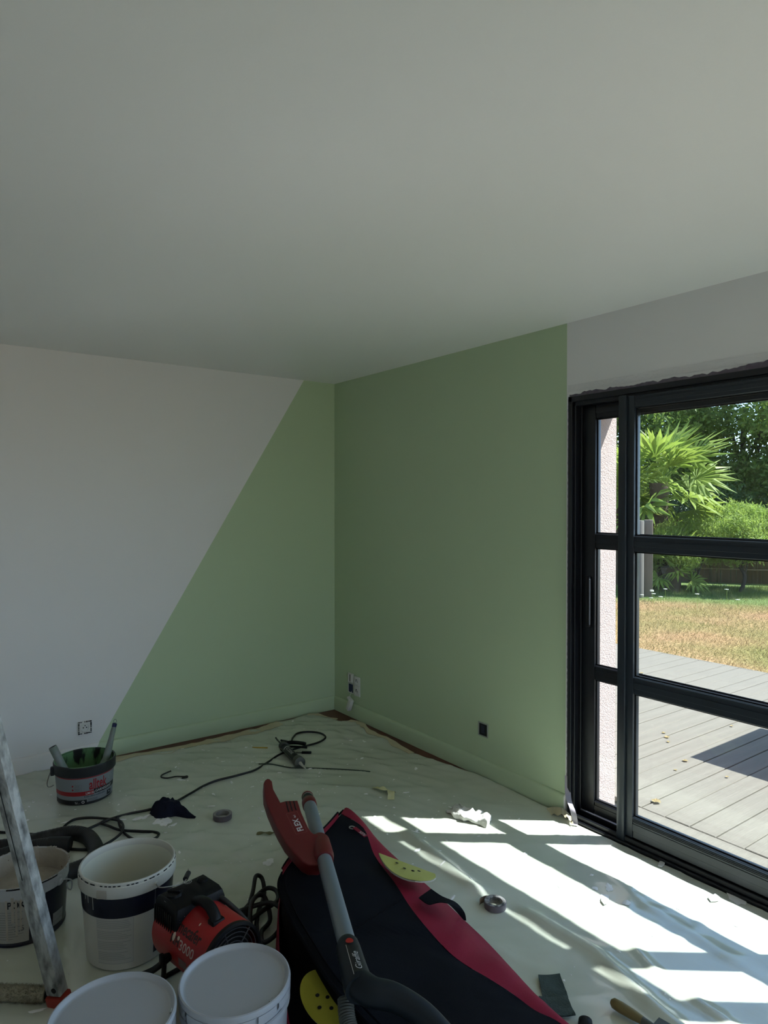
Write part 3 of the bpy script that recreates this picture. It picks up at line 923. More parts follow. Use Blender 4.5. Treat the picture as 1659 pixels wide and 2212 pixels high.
# ---- navy metal bucket with filler
bx, by = -2.379, -1.601
nb = thing('plaster_bucket', 'dark navy metal bucket of beige filler with white label', 'bucket', (bx, by, GZ), face_cam(bx, by))
nb.scale = (.935, .935, .94)
NP = [(0.0, 0.146), (0.235, 0.160)]
M_filler = mat('beige filler', (0.36, 0.325, 0.265), 0.75, var=(14, 0.35, (0.44, 0.40, 0.33)), bump=(25, 0.6), splat=(11, 0.15, (0.12, 0.09, 0.05)))
M_metalwhite = mat('white lacquered steel', (0.40, 0.415, 0.42), 0.3, spec=.6)
MB().lathe([(0.0001, 0), (0.142, 0), (0.147, 0.004), (0.1475, 0.012), (0.1455, 0.016), (0.156, 0.185), (0.158, 0.187)], 56).build('shell', M_navy, nb, angle=30)
MB().lathe([(0.1575, 0.184), (0.159, 0.186), (0.1615, 0.226), (0.164, 0.229), (0.164, 0.234), (0.1605, 0.236), (0.1575, 0.233)], 56).build('rim', M_metalwhite, nb, angle=30)
f_ = MB()
prof = [(0.1610, 0.2375), (0.157, 0.231), (0.155, 0.20), (0.152, 0.155), (0.120, 0.150), (0.06, 0.158), (0.0001, 0.15)]
f_.lathe(prof, 56)
f_.fn(lambda p: V(p.x * (1 + .012 * noise.noise(p * 30)), p.y * (1 + .012 * noise.noise(p * 31)), p.z + (.012 * noise.noise(V(p.x * 14, p.y * 14, 0)) if p.z < .19 else .002 * noise.noise(p * 70))))
f_.build('filler', M_filler, nb, angle=60)
cr = MB()
rd = random.Random(9)
for k in range(60):
    a = rd.uniform(0, 2 * PI); s = rd.uniform(.002, .006)
    M = Matrix.Translation(V(.1615 * math.sin(a), -.1615 * math.cos(a), .236)) @ Matrix.Rotation(rd.uniform(0, 3), 4, 'Z')
    cr.bbox((-s, -s * .6, -s * .5), (s, s * .6, s * .5), s * .3, 1, M)
cr.build('crusted_filler', M_filler, nb)['kind'] = 'stuff'
arc_strip(NP, 0.235 - .006, 0.235, -0.4, 0.75, 0.005, 1).build('black_rim_line', M_black, nb)
arc_strip(NP, 0.020, 0.186, -1.9, 0.08, 0.0012, 3).build('label', mat('soiled pale label', (0.30, 0.30, 0.27), .6, var=(8, .8, (0.40, .39, .35)), aniso=(1, 1, .2)), nb)
text_mesh('POK', 0.036, 0.0012, 0.9, align='RIGHT').fn(wrap(NP, 0.0020, 0.0, 0.157)).build('lettering', M_black, nb)
text_mesh('2,5', 0.03, 0.0002, 1.0).fn(wrap(NP, 0.0020, -0.02 - .24, 0.066)).build('lettering', mat('faint grey print', (0.13, 0.13, 0.13), .6), nb)
ln = MB()
for k in range(12):
    z = 0.140 - k * 0.0095
    q = arc_strip(NP, z, z + .0025, -1.2, -0.05 - 0.12 * (k % 3), 0.0018, 1); ln.add(q.v, q.f)
ln.build('small_print', mat('pale print', (0.22, 0.22, 0.20), .6), nb)
dr = MB()
for (a, z0, z1, w_) in ((-0.20, .19, .05, .004), (-0.10, .19, .07, .003), (-0.28, .2, .10, .005), (-0.42, .19, .03, .004)):
    q = arc_strip(NP, z1, z0, a - w_ / .15, a + w_ / .15, 0.0024, 4, 2); dr.add(q.v, q.f)
dr.build('filler_drips', M_filler, nb)
arc_strip(NP, 0.0, 0.232, 0.42, 0.445, 0.0035, 3).build('seam', M_metalwhite, nb)
arc_strip(NP, 0.030, 0.082, 0.68, 1.05, 0.0016, 1).build('price_label', mat('small pale label', (0.30, 0.31, 0.30), .5, var=(40, .5, (.2, .2, .2)), aniso=(.2, .2, 3)), nb)
ear = MB().lathe([(0.020, 0.0), (0.018, 0.008), (0.008, 0.010), (0.007, 0.018), (0.0001, 0.019)], 18, Matrix.Rotation(0.82, 4, 'Z') @ Matrix.Translation(V(0, -0.160, 0.205)) @ Matrix.Rotation(PI / 2, 4, 'X'))
ear.build('ear', M_metalwhite, nb, angle=35)
Mz = Matrix.Rotation(0.82, 4, 'Z')
MB().tube(catmull([Mz @ V(*q) for q in ((0, -.175, .207), (.012, -.182, .205), (.030, -.184, .196), (.048, -.182, .178), (.040, -.184, .150), (.022, -.184, .165), (.018, -.182, .186))], 5), 0.0026, 8).build('bail', M_metalwhite, nb)

# ---- two sealed white buckets
M_lid = mat('white lid plastic', (0.36, 0.385, 0.41), 0.30, spec=.5, splat=(14, 0.02, (0.32, 0.33, 0.34)))
M_bodyblue = mat('pale blue grey bucket plastic', (0.38, 0.41, 0.44), 0.35)
def lidded(label, x, y, R, H, rz):
    o = thing('bucket', label, 'bucket', (x, y, GZ), rz)
    MB().lathe([(0.0001, 0), (R * .86, 0), (R * .90, .006), (R * .955, H - .03), (R * .965, H - .012)], 64).build('shell', M_bodyblue, o, angle=30)
    lid = MB().lathe([(R * .985, H - .012), (R * 1.0, H - .011), (R * 1.005, H - .002), (R * .995, H + .004), (R * .97, H + .0055), (R * .945, H + .003), (R * .925, H - .003), (R * .90, H - .0055), (R * .86, H - .006), (0.0001, H - .0045)], 72).build('lid', M_lid, o, angle=40)
    for k in range(14):
        a0 = 2 * PI * k / 14
        MB().lathe([(R * .99, H - .034), (R * 1.0, H - .034), (R * 1.004, H - .012), (R * .992, H - .012)], 6, a0=a0 + .03, a1=a0 + 2 * PI / 14 - .03).build('lid_tab', M_lid, lid, angle=40, recalc=True)
    MB().lathe([(R * .962, H - .060), (R * .995, H - .058), (R * .995, H - .045), (R * .965, H - .043)], 64).build('collar', M_bodyblue, o, angle=30)
    MB().tube([V(-.02, -R * .93, H + .002), V(-.006, -R * .93, H + .002)], .003, 8).build('lid_mark', M_print, o)
    return o
lidded('sealed white bucket whose lid stands beside the red fan heater', -2.041, -2.737, 0.148, 0.300, 0.4)
lidded('sealed white bucket standing in front of the ladder foot', -2.345, -2.681, 0.154, 0.305, 1.1)
# ================================================================== red fan heater
M_hred = mat('red enamel with scuffs', (0.34, 0.013, 0.014), 0.38, var=(6, 0.5, (0.27, 0.012, 0.013)), splat=(26, -0.06, (0.45, 0.38, 0.32)))
M_hblack = mat('black plastic with paint specks', (0.005, 0.005, 0.0055), 0.45, spec=.2, splat=(30, 0.04, (0.48, 0.47, 0.45)))
hx, hy = -2.006, -2.212
hz_ = 0.190
rz = math.atan2(-0.98, 0.20)
heater = thing('fan_heater', 'red drum shaped fan heater with black control box', 'fan heater', (hx, hy, GZ), rz)
RX = Matrix.Translation(V(0, 0, hz_)) @ Matrix.Rotation(PI / 2, 4, 'Y')     # lathe axis z -> local +x
HR = 0.106
MB().lathe([(0.092, -0.004), (0.102, 0.0), (HR, 0.010), (HR, 0.285), (0.103, 0.295), (0.099, 0.295)], 60, RX).build('drum', M_hred, heater, angle=30)
MB().lathe([(0.0001, 0.002), (0.093, -0.003)], 60, RX).build('rear_grille', M_hblack, heater)
MB().lathe([(0.100, 0.286), (0.1065, 0.288), (0.1065, 0.300), (0.097, 0.302), (0.094, 0.296)], 60, RX).build('front_ring', M_hblack, heater, angle=30)
MB().lathe([(0.094, 0.255), (0.0001, 0.255)], 48, RX).build('heating_element', M_dark, heater)
M_wire = mat('chromed grille wire', (0.10, 0.10, 0.11), 0.3, metal=.7)
for k in range(7):
    r = 0.012 + k * 0.0128
    pts = [RX @ V(r * math.cos(t), r * math.sin(t), 0.297) for t in [2 * PI * i / 40 for i in range(40)]]
    MB().tube(pts, 0.0017, 6, closed=True).build('grille_ring', M_wire, heater)
for k in range(3):
    a = k * PI / 3 + .3
    MB().tube([RX @ V(s * .095 * math.cos(a), s * .095 * math.sin(a), 0.2985) for s in (-1, 1)], 0.002, 6).build('grille_bar', M_wire, heater)
# control box over the rear half
box = MB().prism([(-0.004, 0.215), (-0.004, 0.290), (0.003, 0.312), (0.018, 0.322), (0.108, 0.322), (0.126, 0.312), (0.132, 0.290), (0.132, 0.215)], -0.094, 0.094, .005, 2, Matrix.Rotation(PI / 2, 4, 'X'))
def box_shape(p):       # narrow shoulders, top bulging like a saddle
    k = smoothstep(0.26, 0.325, p.z)
    lo = smoothstep(0.24, 0.10, p.z)
    return V(p.x - 0.0 * lo, p.y * (1 - 0.12 * k) * (1 + 0.02 * lo), p.z - 0.35 * (p.y ** 2) * k * 2.2)
cb = box.fn(box_shape).build('control_box', M_hblack, heater, angle=30)
rib = MB()
for k in range(9):
    x = 0.006 + k * 0.012
    rib.bbox((x, -0.0975, 0.222), (x + 0.005, -0.0925, 0.288), .001, 1)
rib.build('vent_rib', M_hblack, cb)
KM = Matrix.Translation(V(0.052, -0.050, 0.3115)) @ Matrix.Rotation(math.radians(9), 4, 'X')
MB().lathe([(0.030, 0), (0.030, 0.003), (0.0265, 0.004), (0.024, 0.013), (0.0001, 0.014)], 36, KM).build('knob', M_hblack, cb, angle=35)
MB().bbox((-0.022, -0.004, 0.0135), (0.022, 0.004, 0.020), .002, 1, KM @ Matrix.Rotation(.6, 4, 'Z')).build('knob_ridge', M_hblack, cb)
arc = MB()
for (a0, a1) in ((-2.3, -1.0), (-0.4, 0.5), (0.9, 1.7)):
    arc.lathe([(0.0335, 0.0012), (0.0350, 0.0012)], 14, KM, a0=a0, a1=a1)
arc.build('dial_mark', M_whiteprint, cb)
KM2 = Matrix.Translation(V(0.030, 0.012, 0.3222))
MB().lathe([(0.0125, 0.0006), (0.0110, 0.0006)], 24, KM2).lathe([(0.0065, 0.0006), (0.0055, 0.0006)], 20, KM2).build('dial_mark', M_whiteprint, cb)
MB().lathe([(0.020, -0.004), (0.019, 0.006), (0.014, 0.011), (0.0001, 0.012)], 28, Matrix.Translation(V(0.046, 0.058, 0.312))).build('knob', M_hblack, cb, angle=35)
text_mesh('MIN', 0.013, .0003).fn(lambda p: (Matrix.Translation(V(0.004, -.006, .3205)) @ Matrix.Rotation(-PI / 2 + .3, 4, 'Z')) @ p).build('lettering', M_whiteprint, cb)
# carrying handle
MB().tube(catmull([V(0.118, -0.012, 0.304), V(0.160, -0.014, 0.322), V(0.205, -0.016, 0.322), V(0.236, -0.017, 0.302), V(0.244, -0.018, 0.280)], 6), [.0145] * 25, 12).fn(lambda p: V(p.x, -0.010 + (p.y + .010) * 1.25, p.z)).build('carry_handle', M_hblack, heater)
MB().bbox((0.222, -0.040, 0.268), (0.258, 0.004, 0.302), .006, 2).build('handle_foot', M_hblack, heater)
# stand: bent tube under the drum, pivot knobs at the sides
st = []
for s in (-1, 1):
    MB().tube([V(0.115, s * 0.106, 0.168), V(0.115, s * 0.128, 0.168)], [.012, .017], 16).build('pivot_knob', M_hblack, heater)
    MB().bbox((0.103, s * 0.130 - .007, 0.150), (0.127, s * 0.130 + .007, 0.186), .004, 2).build('knob_wing', M_hblack, heater)
    MB().tube(catmull([V(0.115, s * 0.124, 0.165), V(0.110, s * 0.126, 0.09), V(0.09, s * 0.126, 0.012), V(-0.02, s * 0.12, 0.008)], 6), 0.008, 10).build('stand_leg', M_hblack, heater)
MB().tube([V(-0.02, -.12, .008), V(-0.02, .12, .008)], .008, 10).build('stand_bar', M_hblack, heater)
MB().tube(catmull([V(0.115, -.130, .160), V(.09, -.150, .135), V(.05, -.178, .11), V(.03, -.20, .095)], 5), .010, 10).build('stand_arm', M_hblack, heater)
def drum_wrap(x0, phi0, off=0.0009):
    def g(p):
        ph = phi0 + p.y / HR
        r = HR + off
        return V(x0 + p.x, -r * math.cos(ph), hz_ + r * math.sin(ph))
    return g
M_embl = mat('dark embossed lettering', (0.035, 0.010, 0.010), .5)
text_mesh('mecafer', 0.046, .0012, .80).fn(drum_wrap(0.128, math.radians(34))).build('lettering', M_embl, heater)
text_mesh('MH', 0.034, .0012, .95).fn(drum_wrap(0.112, math.radians(14))).build('lettering', M_embl, heater)
text_mesh('3000', 0.038, .0003, 1.05).fn(drum_wrap(0.162, math.radians(12))).build('lettering', mat('pale outline print', (.52, .38, .35), .5), heater)
pt = MB()
for (x, ph, w_, h_) in ((.020, 55, .006, .017), (.012, 47, .005, .012), (.128, 24, .007, .013), (.152, 26, .006, .006), (.060, 62, .003, .006), (.205, 60, .003, .005), (.165, 25, .003, .003)):
    q = MB().lathe([(1, 0), (0.0001, 0)], 12).fn(lambda p: V(p.x * w_, p.y * h_, 0)).fn(drum_wrap(x, math.radians(ph), .0012)); pt.add(q.v, q.f)
pt.build('paint_flecks', mat('cream paint fleck', (.55, .46, .36), .5), heater)['kind'] = 'stuff'
q = MB().add([V(0, 0, 0), V(.045, 0, 0), V(.045, .03, 0), V(0, .03, 0)], [(0, 1, 2, 3)])
q.fn(drum_wrap(.165, math.radians(-16), .001)).build('rating_label', mat('worn label', (.16, .10, .09), .6), heater)
# mains lead: down from the box and heaped behind
HL = PM[heater.name]
p0 = HL @ V(0.100, 0.066, 0.285)
lead = [p0, HL @ V(.150, .080, .275), HL @ V(.22, .112, .22), HL @ V(.27, .135, .14), V(-1.80, -2.36, .05), V(-1.77, -2.22, .022), V(-1.74, -2.11, .022), V(-1.69, -2.05, .02), V(-1.63, -1.98, .05), V(-1.59, -1.925, .075), V(-1.565, -1.93, .06), V(-1.585, -1.99, .03),
        V(-1.65, -2.075, .03), V(-1.70, -2.16, .045), V(-1.735, -2.22, .04), V(-1.78, -2.17, .03), V(-1.745, -2.085, .03), V(-1.66, -2.03, .045), V(-1.585, -2.005, .06), V(-1.555, -2.035, .055), V(-1.58, -2.09, .05), V(-1.66, -2.13, .06), V(-1.74, -2.15, .05),
        V(-1.80, -2.14, .04), V(-1.79, -2.08, .05), V(-1.70, -2.09, .065), V(-1.62, -2.12, .07), V(-1.60, -2.18, .05), V(-1.66, -2.25, .04), V(-1.72, -2.26, .03), V(-1.70, -2.20, .03), V(-1.64, -2.15, .03), V(-1.63, -2.08, .08), V(-1.68, -2.09, .09), V(-1.73, -2.17, .06), V(-1.735, -2.27, .02), V(-1.74, -2.34, .015)]
MB().tube(catmull(lead, 8), 0.0085, 10).build('mains_lead', mat('black rubber cable', (0.018, 0.018, 0.018), .5), heater, world=True)

# ================================================================== sander bag
M_bagblack = mat('black woven nylon with dust', (0.0042, 0.0048, 0.0065), 0.9, spec=.08, var=(4, 0.5, (0.0095, 0.011, 0.015), .56), bump=(500, .3), splat=(17, -0.10, (.35, .35, .36)))
M_bagred = mat('red nylon', (0.24, 0.008, 0.030), 0.7, spec=.25, bump=(500, .3), splat=(15, -0.12, (.45, .3, .32)))
M_inside = mat('black lining', (0.004, 0.004, 0.005), .9, spec=.1)
BAG_R = [(-1.085, -1.78, .14), (-1.080, -1.954, .14), (-1.177, -2.175, .14), (-1.229, -2.385, .135), (-1.278, -2.551, .13), (-1.308, -2.740, .12), (-1.305, -2.835, .11), (-1.277, -2.942, .10), (-1.257, -3.02, .09), (-1.252, -3.1, .085), (-1.225, -3.18, .08), (-1.22, -3.35, .07)]
BAG_L = [(-1.135, -1.830, .155), (-1.304, -1.984, .19), (-1.448, -2.080, .21), (-1.533, -2.139, .222), (-1.616, -2.210, .225), (-1.660, -2.265, .225), (-1.688, -2.335, .222), (-1.719, -2.456, .22), (-1.747, -2.604, .22), (-1.766, -2.745, .215), (-1.770, -2.850, .21), (-1.76, -3.10, .20)]
BAG_B = [(-0.905, -1.590, .012), (-0.904, -1.657, .012), (-0.950, -1.898, .012), (-0.985, -2.179, .012), (-1.008, -2.372, .012), (-1.038, -2.576, .012), (-1.057, -2.700, .012), (-1.087, -2.841, .012), (-1.116, -2.960, .012), (-1.138, -3.046, .012), (-1.157, -3.119, .012), (-1.19, -3.38, .012)]
bag = thing('tool_bag', 'long black and red nylon sander bag lying on the sheet', 'tool bag', (-1.35, -2.5, 0.005))
Lp, Rp, Bp = catmull(BAG_L, 5), catmull(BAG_R, 5), catmull(BAG_B, 5)
NC = 14
top = MB(); vs = []; fs = []
for i in range(len(Lp)):
    for j in range(NC + 1):
        t = j / NC
        p = Lp[i].lerp(Rp[i], t)
        wd = (Lp[i] - Rp[i]).length
        p.z += 0.10 * wd * t * (1 - t) * 1.2 * 0.5 + 0.006 * noise.noise(p * 7) - 0.006 * math.exp(-((p.y + 2.62 + 0.35 * (p.x + 1.5)) / .012) ** 2)
        vs.append(p)
for i in range(len(Lp) - 1):
    for j in range(NC):
        a = i * (NC + 1) + j
        fs.append((a, a + 1, a + NC + 2, a + NC + 1))
top.add(vs, fs)
topf = [vs[i * (NC + 1):(i + 1) * (NC + 1)] for i in range(len(Lp))]
top.build('top_flap', M_bagblack, bag, angle=60, world=True, recalc=True)
def bag_top_z(x, y):
    best = 9; z = .2
    for p in vs:
        d = (p.x - x) ** 2 + (p.y - y) ** 2
        if d < best: best = d; z = p.z
    return z
# the red side facing the door, bulging a little
side = MB(); sv_ = []; NS = 6
for i in range(len(Rp)):
    for j in range(NS + 1):
        t = j / NS
        p = Rp[i].lerp(Bp[i], t)
        p.z += 0.045 * math.sin(PI * t) * (0.6 + .4 * noise.noise(V(i * .2, t, 3)))
        sv_.append(p)
side.add(sv_, [(i * (NS + 1) + j, i * (NS + 1) + j + 1, (i + 1) * (NS + 1) + j + 1, (i + 1) * (NS + 1) + j) for i in range(len(Rp) - 1) for j in range(NS)])
side.build('red_side', M_bagred, bag, angle=60, world=True, recalc=True)
# red far rim, with black piping, from the tip to the rounded corner
A, B = [], []
for i in range(0, 22):
    p = Lp[i]
    A.append(p + V(0.018, 0.030, .004)); B.append(p + V(-.004, -.012, .006))
MB().ribbon(A, B, .003).build('red_rim', M_bagred, bag, world=True, recalc=True)
MB().tube([a + V(.002, .003, 0) for a in A] + [Rp[0] + V(.05, .06, -.02)], 0.005, 8).build('piping', M_bagblack, bag, world=True)
fw = MB(); A2 = [a.copy() for a in A]; B2 = [V(a.x + .03, a.y + .04, .012) for a in A]
fw.ribbon(A2, B2).build('far_side', M_bagred, bag, world=True, recalc=True)
MB().ribbon([Rp[0] + V(0, 0, .0), Rp[0] + V(.05, .07, -.02)], [Bp[0] + V(-.10, -.08, .0), Bp[0] + V(-.02, -.03, .0)]).build('far_gusset', M_bagred, bag, world=True, recalc=True)
# piping on the flap's open edge
MB().tube([p + V(-.003, 0, 0) for p in Lp[20:]], 0.006, 8).build('piping', M_bagblack, bag, world=True)
MB().tube([p + V(.020, -.004, .004) for p in Lp[22:]], 0.0035, 8).build('zip_track', M_bagblack, bag, world=True)
# open left side: lining below the flap and the red outer wall
lin = MB()
lin.ribbon([p + V(.004, 0, -.004) for p in Lp[18:]], [V(p.x + .012, p.y, .03) for p in Lp[18:]])
wall_ = catmull([(-1.50, -2.06, 0), (-1.605, -2.165, 0), (-1.665, -2.255, 0), (-1.72, -2.36, 0), (-1.775, -2.47, 0), (-1.815, -2.57, 0), (-1.845, -2.66, 0), (-1.86, -2.78, 0), (-1.86, -2.95, 0), (-1.84, -3.2, 0)], 5)
lin.ribbon([V(p.x, p.y, .03) for p in wall_[5:]], [V(p.x + .14, p.y + .0, .03) for p in wall_[5:]])
lin.build('lining', M_inside, bag, world=True, recalc=True)
MB().ribbon([V(p.x, p.y, .012) for p in wall_], [V(p.x + .008, p.y, .020 + .105 * smoothstep(-2.72, -2.58, p.y) + .01 * noise.noise(p * 9)) for p in wall_], .004).build('red_wall', M_bagred, bag, world=True, recalc=True)
MB().ribbon([V(p.x, p.y, .011) for p in wall_], [V(-1.2, p.y - .0, .011) for p in wall_]).build('bag_base', M_inside, bag, world=True, recalc=True)
MB().ribbon(topf[-1], [V(p.x, p.y - .02, .012) for p in topf[-1]]).build('near_end', M_bagblack, bag, world=True, recalc=True)
# seam across the flap
sm_ = []
for k in range(26):
    t = k / 25
    x, y = -1.62 + .34 * t, -2.62 + .13 * t + .0
    sm_.append(V(x, y, bag_top_z(x, y) + .001))
MB().tube(sm_, .0022, 6).build('seam', M_inside, bag, world=True)
# zip pull
zp = [V(-1.147, -1.985, .162), V(-1.147, -2.050, .160)]
ringp = [V(-1.150 + .011 * math.cos(t), -1.968 + .013 * math.sin(t), .166) for t in [2 * PI * k / 16 for k in range(16)]]
MB().tube(ringp, .0028, 6, closed=True).build('zip_ring', mat('nickel ring', (.5, .5, .5), .3, metal=.8), bag, world=True)
MB().ribbon([V(-1.155, -1.98, .168), V(-1.157, -2.07, .166)], [V(-1.137, -1.98, .168), V(-1.139, -2.07, .166)], .003).build('zip_pull', M_bagred, bag, world=True, recalc=True)
text_mesh('FLEX', .020, .0004).fn(lambda p: (Matrix.Translation(V(-1.155, -2.068, .1702)) @ Matrix.Rotation(PI / 2, 4, 'Z')) @ V(p.x, p.y - .014, 0)).build('lettering', M_whiteprint, bag, world=True)
# carrying strap
sa_ = catmull([(-1.146, -2.50, .139), (-1.156, -2.573, .149), (-1.124, -2.613, .134), (-1.083, -2.614, .084), (-1.050, -2.590, .027)], 6)
sb_ = catmull([(-1.240, -2.541, .158), (-1.244, -2.601, .164), (-1.217, -2.624, .172), (-1.172, -2.629, .150), (-1.061, -2.588, .032)], 6)
MB().ribbon(sa_, sb_, .003).build('strap', M_bagblack, bag, world=True, recalc=True)

# ================================================================== drywall sander on the bag
M_sred = mat('dark red plastic', (0.118, 0.010, 0.011), 0.45, splat=(20, -0.10, (.5, .42, .38)))
M_tube = mat('grey anodised tube', (0.155, 0.19, 0.215), 0.35, spec=.6, var=(3, .6, (0.13, .16, .185)), splat=(9, -.14, (.4, .45, .45)))
M_sdark = mat('dark blue grey housing', (0.0095, 0.014, 0.019), 0.45, spec=.25, splat=(16, -.1, (.4, .42, .42)))
sander = thing('drywall_sander', 'long necked drywall sander with red handle and grey tube', 'sander', (-1.5, -2.4, 0.25))
PA, PB = V(-1.290, -1.823, .285), V(-1.703, -2.775, .285)
pd = (PB - PA).normalized()
MB().tube([PA + pd * .05, PB], .0275, 24).build('tube', M_tube, sander, world=True)
MB().tube([PA + pd * t for t in (.045, .05, .09, .095)], [.028, .031, .031, .028], 24).build('collar', M_sred, sander, world=True)
MB().tube([PA + pd * t for t in (.0, .012, .045)], [.021, .025, .026], 22).build('connector', M_sdark, sander, world=True)
MB().tube([PA + pd * t for t in (-.030, -.024, -.010, .002)], [.016, .023, .0255, .0245], 22).build('end_plug', mat('cream plug', (.50, .45, .35), .6), sander, world=True)
MB().tube([PA + pd * t for t in (-.006, .004)], [.0262, .0250], 22, cap=False).build('red_band', M_sred, sander, world=True)
HANDLE = [(-1.524, -1.863, 0.421), (-1.512, -1.850, 0.425), (-1.498, -1.844, 0.428), (-1.489, -1.851, 0.426), (-1.487, -1.868, 0.421), (-1.504, -1.913, 0.407), (-1.508, -1.951, 0.396), (-1.513, -1.993, 0.384), (-1.491, -1.995, 0.385), (-1.446, -2.014, 0.382), (-1.466, -2.082, 0.361), (-1.481, -2.160, 0.338), (-1.482, -2.183, 0.331), (-1.479, -2.198, 0.327), (-1.461, -2.212, 0.324), (-1.454, -2.236, 0.317), (-1.468, -2.268, 0.307), (-1.481, -2.306, 0.296), (-1.496, -2.330, 0.288), (-1.537, -2.337, 0.284), (-1.570, -2.320, 0.287), (-1.583, -2.296, 0.293), (-1.590, -2.247, 0.307), (-1.595, -2.188, 0.324), (-1.591, -2.128, 0.341), (-1.584, -2.070, 0.358), (-1.572, -1.998, 0.379), (-1.555, -1.931, 0.400)]
hc = sum((Vector(p) for p in HANDLE), V(0, 0, 0)) / len(HANDLE)
en = V(-0.0519, -0.2760, 0.9598).normalized()
e1 = (Vector(HANDLE[19]) - Vector(HANDLE[2])); e1 = (e1 - en * e1.dot(en)).normalized()
e2 = en.cross(e1)
HM = Matrix(((e1.x, e2.x, en.x, hc.x), (e1.y, e2.y, en.y, hc.y), (e1.z, e2.z, en.z, hc.z), (0, 0, 0, 1)))
ol = [((Vector(p) - hc).dot(e1), (Vector(p) - hc).dot(e2)) for p in HANDLE]
hb = MB().prism(ol, -.050, .0, .006, 3, HM).build('handle', M_sred, sander, angle=40, world=True)
MB().tube([PA + pd * t for t in (.40, .415, .52, .55)], [.034, .0385, .0385, .033], 24).build('handle_sleeve', M_sred, sander, world=True)
for (a, b) in (((-1.487, -2.233, .316), (-1.463, -2.245, .314)), ((-1.494, -2.244, .313), (-1.469, -2.260, .310)), ((-1.499, -2.257, .309), (-1.475, -2.274, .305)),
               ((-1.493, -2.004, .382), (-1.510, -2.057, .366)), ((-1.479, -2.008, .382), (-1.495, -2.059, .366)), ((-1.465, -2.015, .381), (-1.479, -2.061, .366))):
    MB().tube([Vector(a), Vector(b)], .0026, 8).build('rib', M_dark, sander, world=True)
# plate with the maker's lettering, read from the tool's other end
ta, tb = Vector((-1.508, -2.103, .353)), Vector((-1.518, -2.166, .334))
def plane2(p):
    d = Vector(p) - hc
    return (d.dot(e1), d.dot(e2))
(u0, v0), (u1, v1) = plane2(ta), plane2(tb)
ang = math.atan2(v0 - v1, u0 - u1)
TM = HM @ Matrix.Translation(V(u1, v1, .0012)) @ Matrix.Rotation(ang, 4, 'Z')
text_mesh('FLEX', .033, .0008, .95).fn(lambda p: TM @ V(p.x - .002, p.y - .012, 0)).build('lettering', M_whiteprint, sander, world=True)
text_mesh('4x1', .012, .0002, .9).fn(lambda p: TM @ V(p.x + .074, p.y - .008, 0)).build('lettering', M_whiteprint, sander, world=True)
fr_ = MB()
for (x0, x1, y0, y1) in ((-.012, .105, .022, .0229), (-.012, .105, -.0229, -.022), (-.012, -.0111, -.022, .022), (.1041, .105, -.022, .022)):
    fr_.add([TM @ V(x0, y0, 0), TM @ V(x1, y0, 0), TM @ V(x1, y1, 0), TM @ V(x0, y1, 0)], [(0, 1, 2, 3)])
fr_.build('plate_outline', mat('thin pale red line', (.28, .10, .09), .5), sander, world=True)
# motor neck and yoke at the near end
NB = PB + pd * .190
ns = pd.cross(V(0, 0, 1)).normalized()
neck = MB().tube([PB + pd * t for t in (-.012, .0, .02, .10, .17, .19)], [.0280, .0335, .0355, .0375, .041, .038], 24)
neck.build('neck', M_sdark, sander, world=True)
nup = ns.cross(pd).normalized()
if nup.z < 0: nup = -nup
def on_neck(s, t, off):      # s along the tool, t around: flat lettering pasted on the neck's upper side
    R_ = .0360 + .025 * s + off
    a = t / R_
    return PB + pd * s + (nup * math.cos(a) - ns * math.sin(a) * (1 if (-ns).x > 0 else -1)) * R_
MB().lathe([(.0115, 0), (.0001, 0)], 20).fn(lambda p: on_neck(.035 + p.y, p.x, .0012)).build('red_badge', M_red if False else mat('bright red badge', (.40, .012, .010), .4), sander, world=True)
MB().add([V(x, y, 0) for y in np.linspace(.055, .172, 6) for x in np.linspace(-.013, .022, 7)], [(j * 7 + i, j * 7 + i + 1, j * 7 + i + 8, j * 7 + i + 7) for j in range(5) for i in range(6)]).fn(lambda p: on_neck(p.y, p.x, .0012)).build('name_plate', M_black, sander, world=True)
MB().add([V(x, y, 0) for y in np.linspace(.05, .18, 6) for x in (-.0142, -.0128)], [(j * 2, j * 2 + 1, j * 2 + 3, j * 2 + 2) for j in range(5)]).fn(lambda p: on_neck(p.y, p.x, .0014)).build('plate_line', M_whiteprint, sander, world=True)
text_mesh('Giraffe', .026, .0, 1.1, shear=.2).fn(lambda p: on_neck(.166 - p.x, .014 - p.y, .0016)).build('lettering', M_whiteprint, sander, world=True)
yk = catmull([NB - pd * .03, NB + V(.02, -.03, .004), NB + V(.06, -.075, .0), NB + V(.10, -.15, -.02), NB + V(.12, -.24, -.05)], 6)
MB().tube(yk, [.040 - .0005 * i for i in range(len(yk))], 18).build('yoke', M_sdark, sander, world=True)
hs = catmull([NB + V(-.012, .05, -.045), NB + V(-.030, .015, -.07), NB + V(-.040, -.03, -.09), NB + V(-.045, -.12, -.11), NB + V(-.04, -.22, -.12)], 14)
MB().tube(hs, [.021 + .0022 * (i % 2) for i in range(len(hs))], 14).build('suction_hose', mat('dark grey corrugated hose', (.045, .052, .045), .5), sander, world=True)

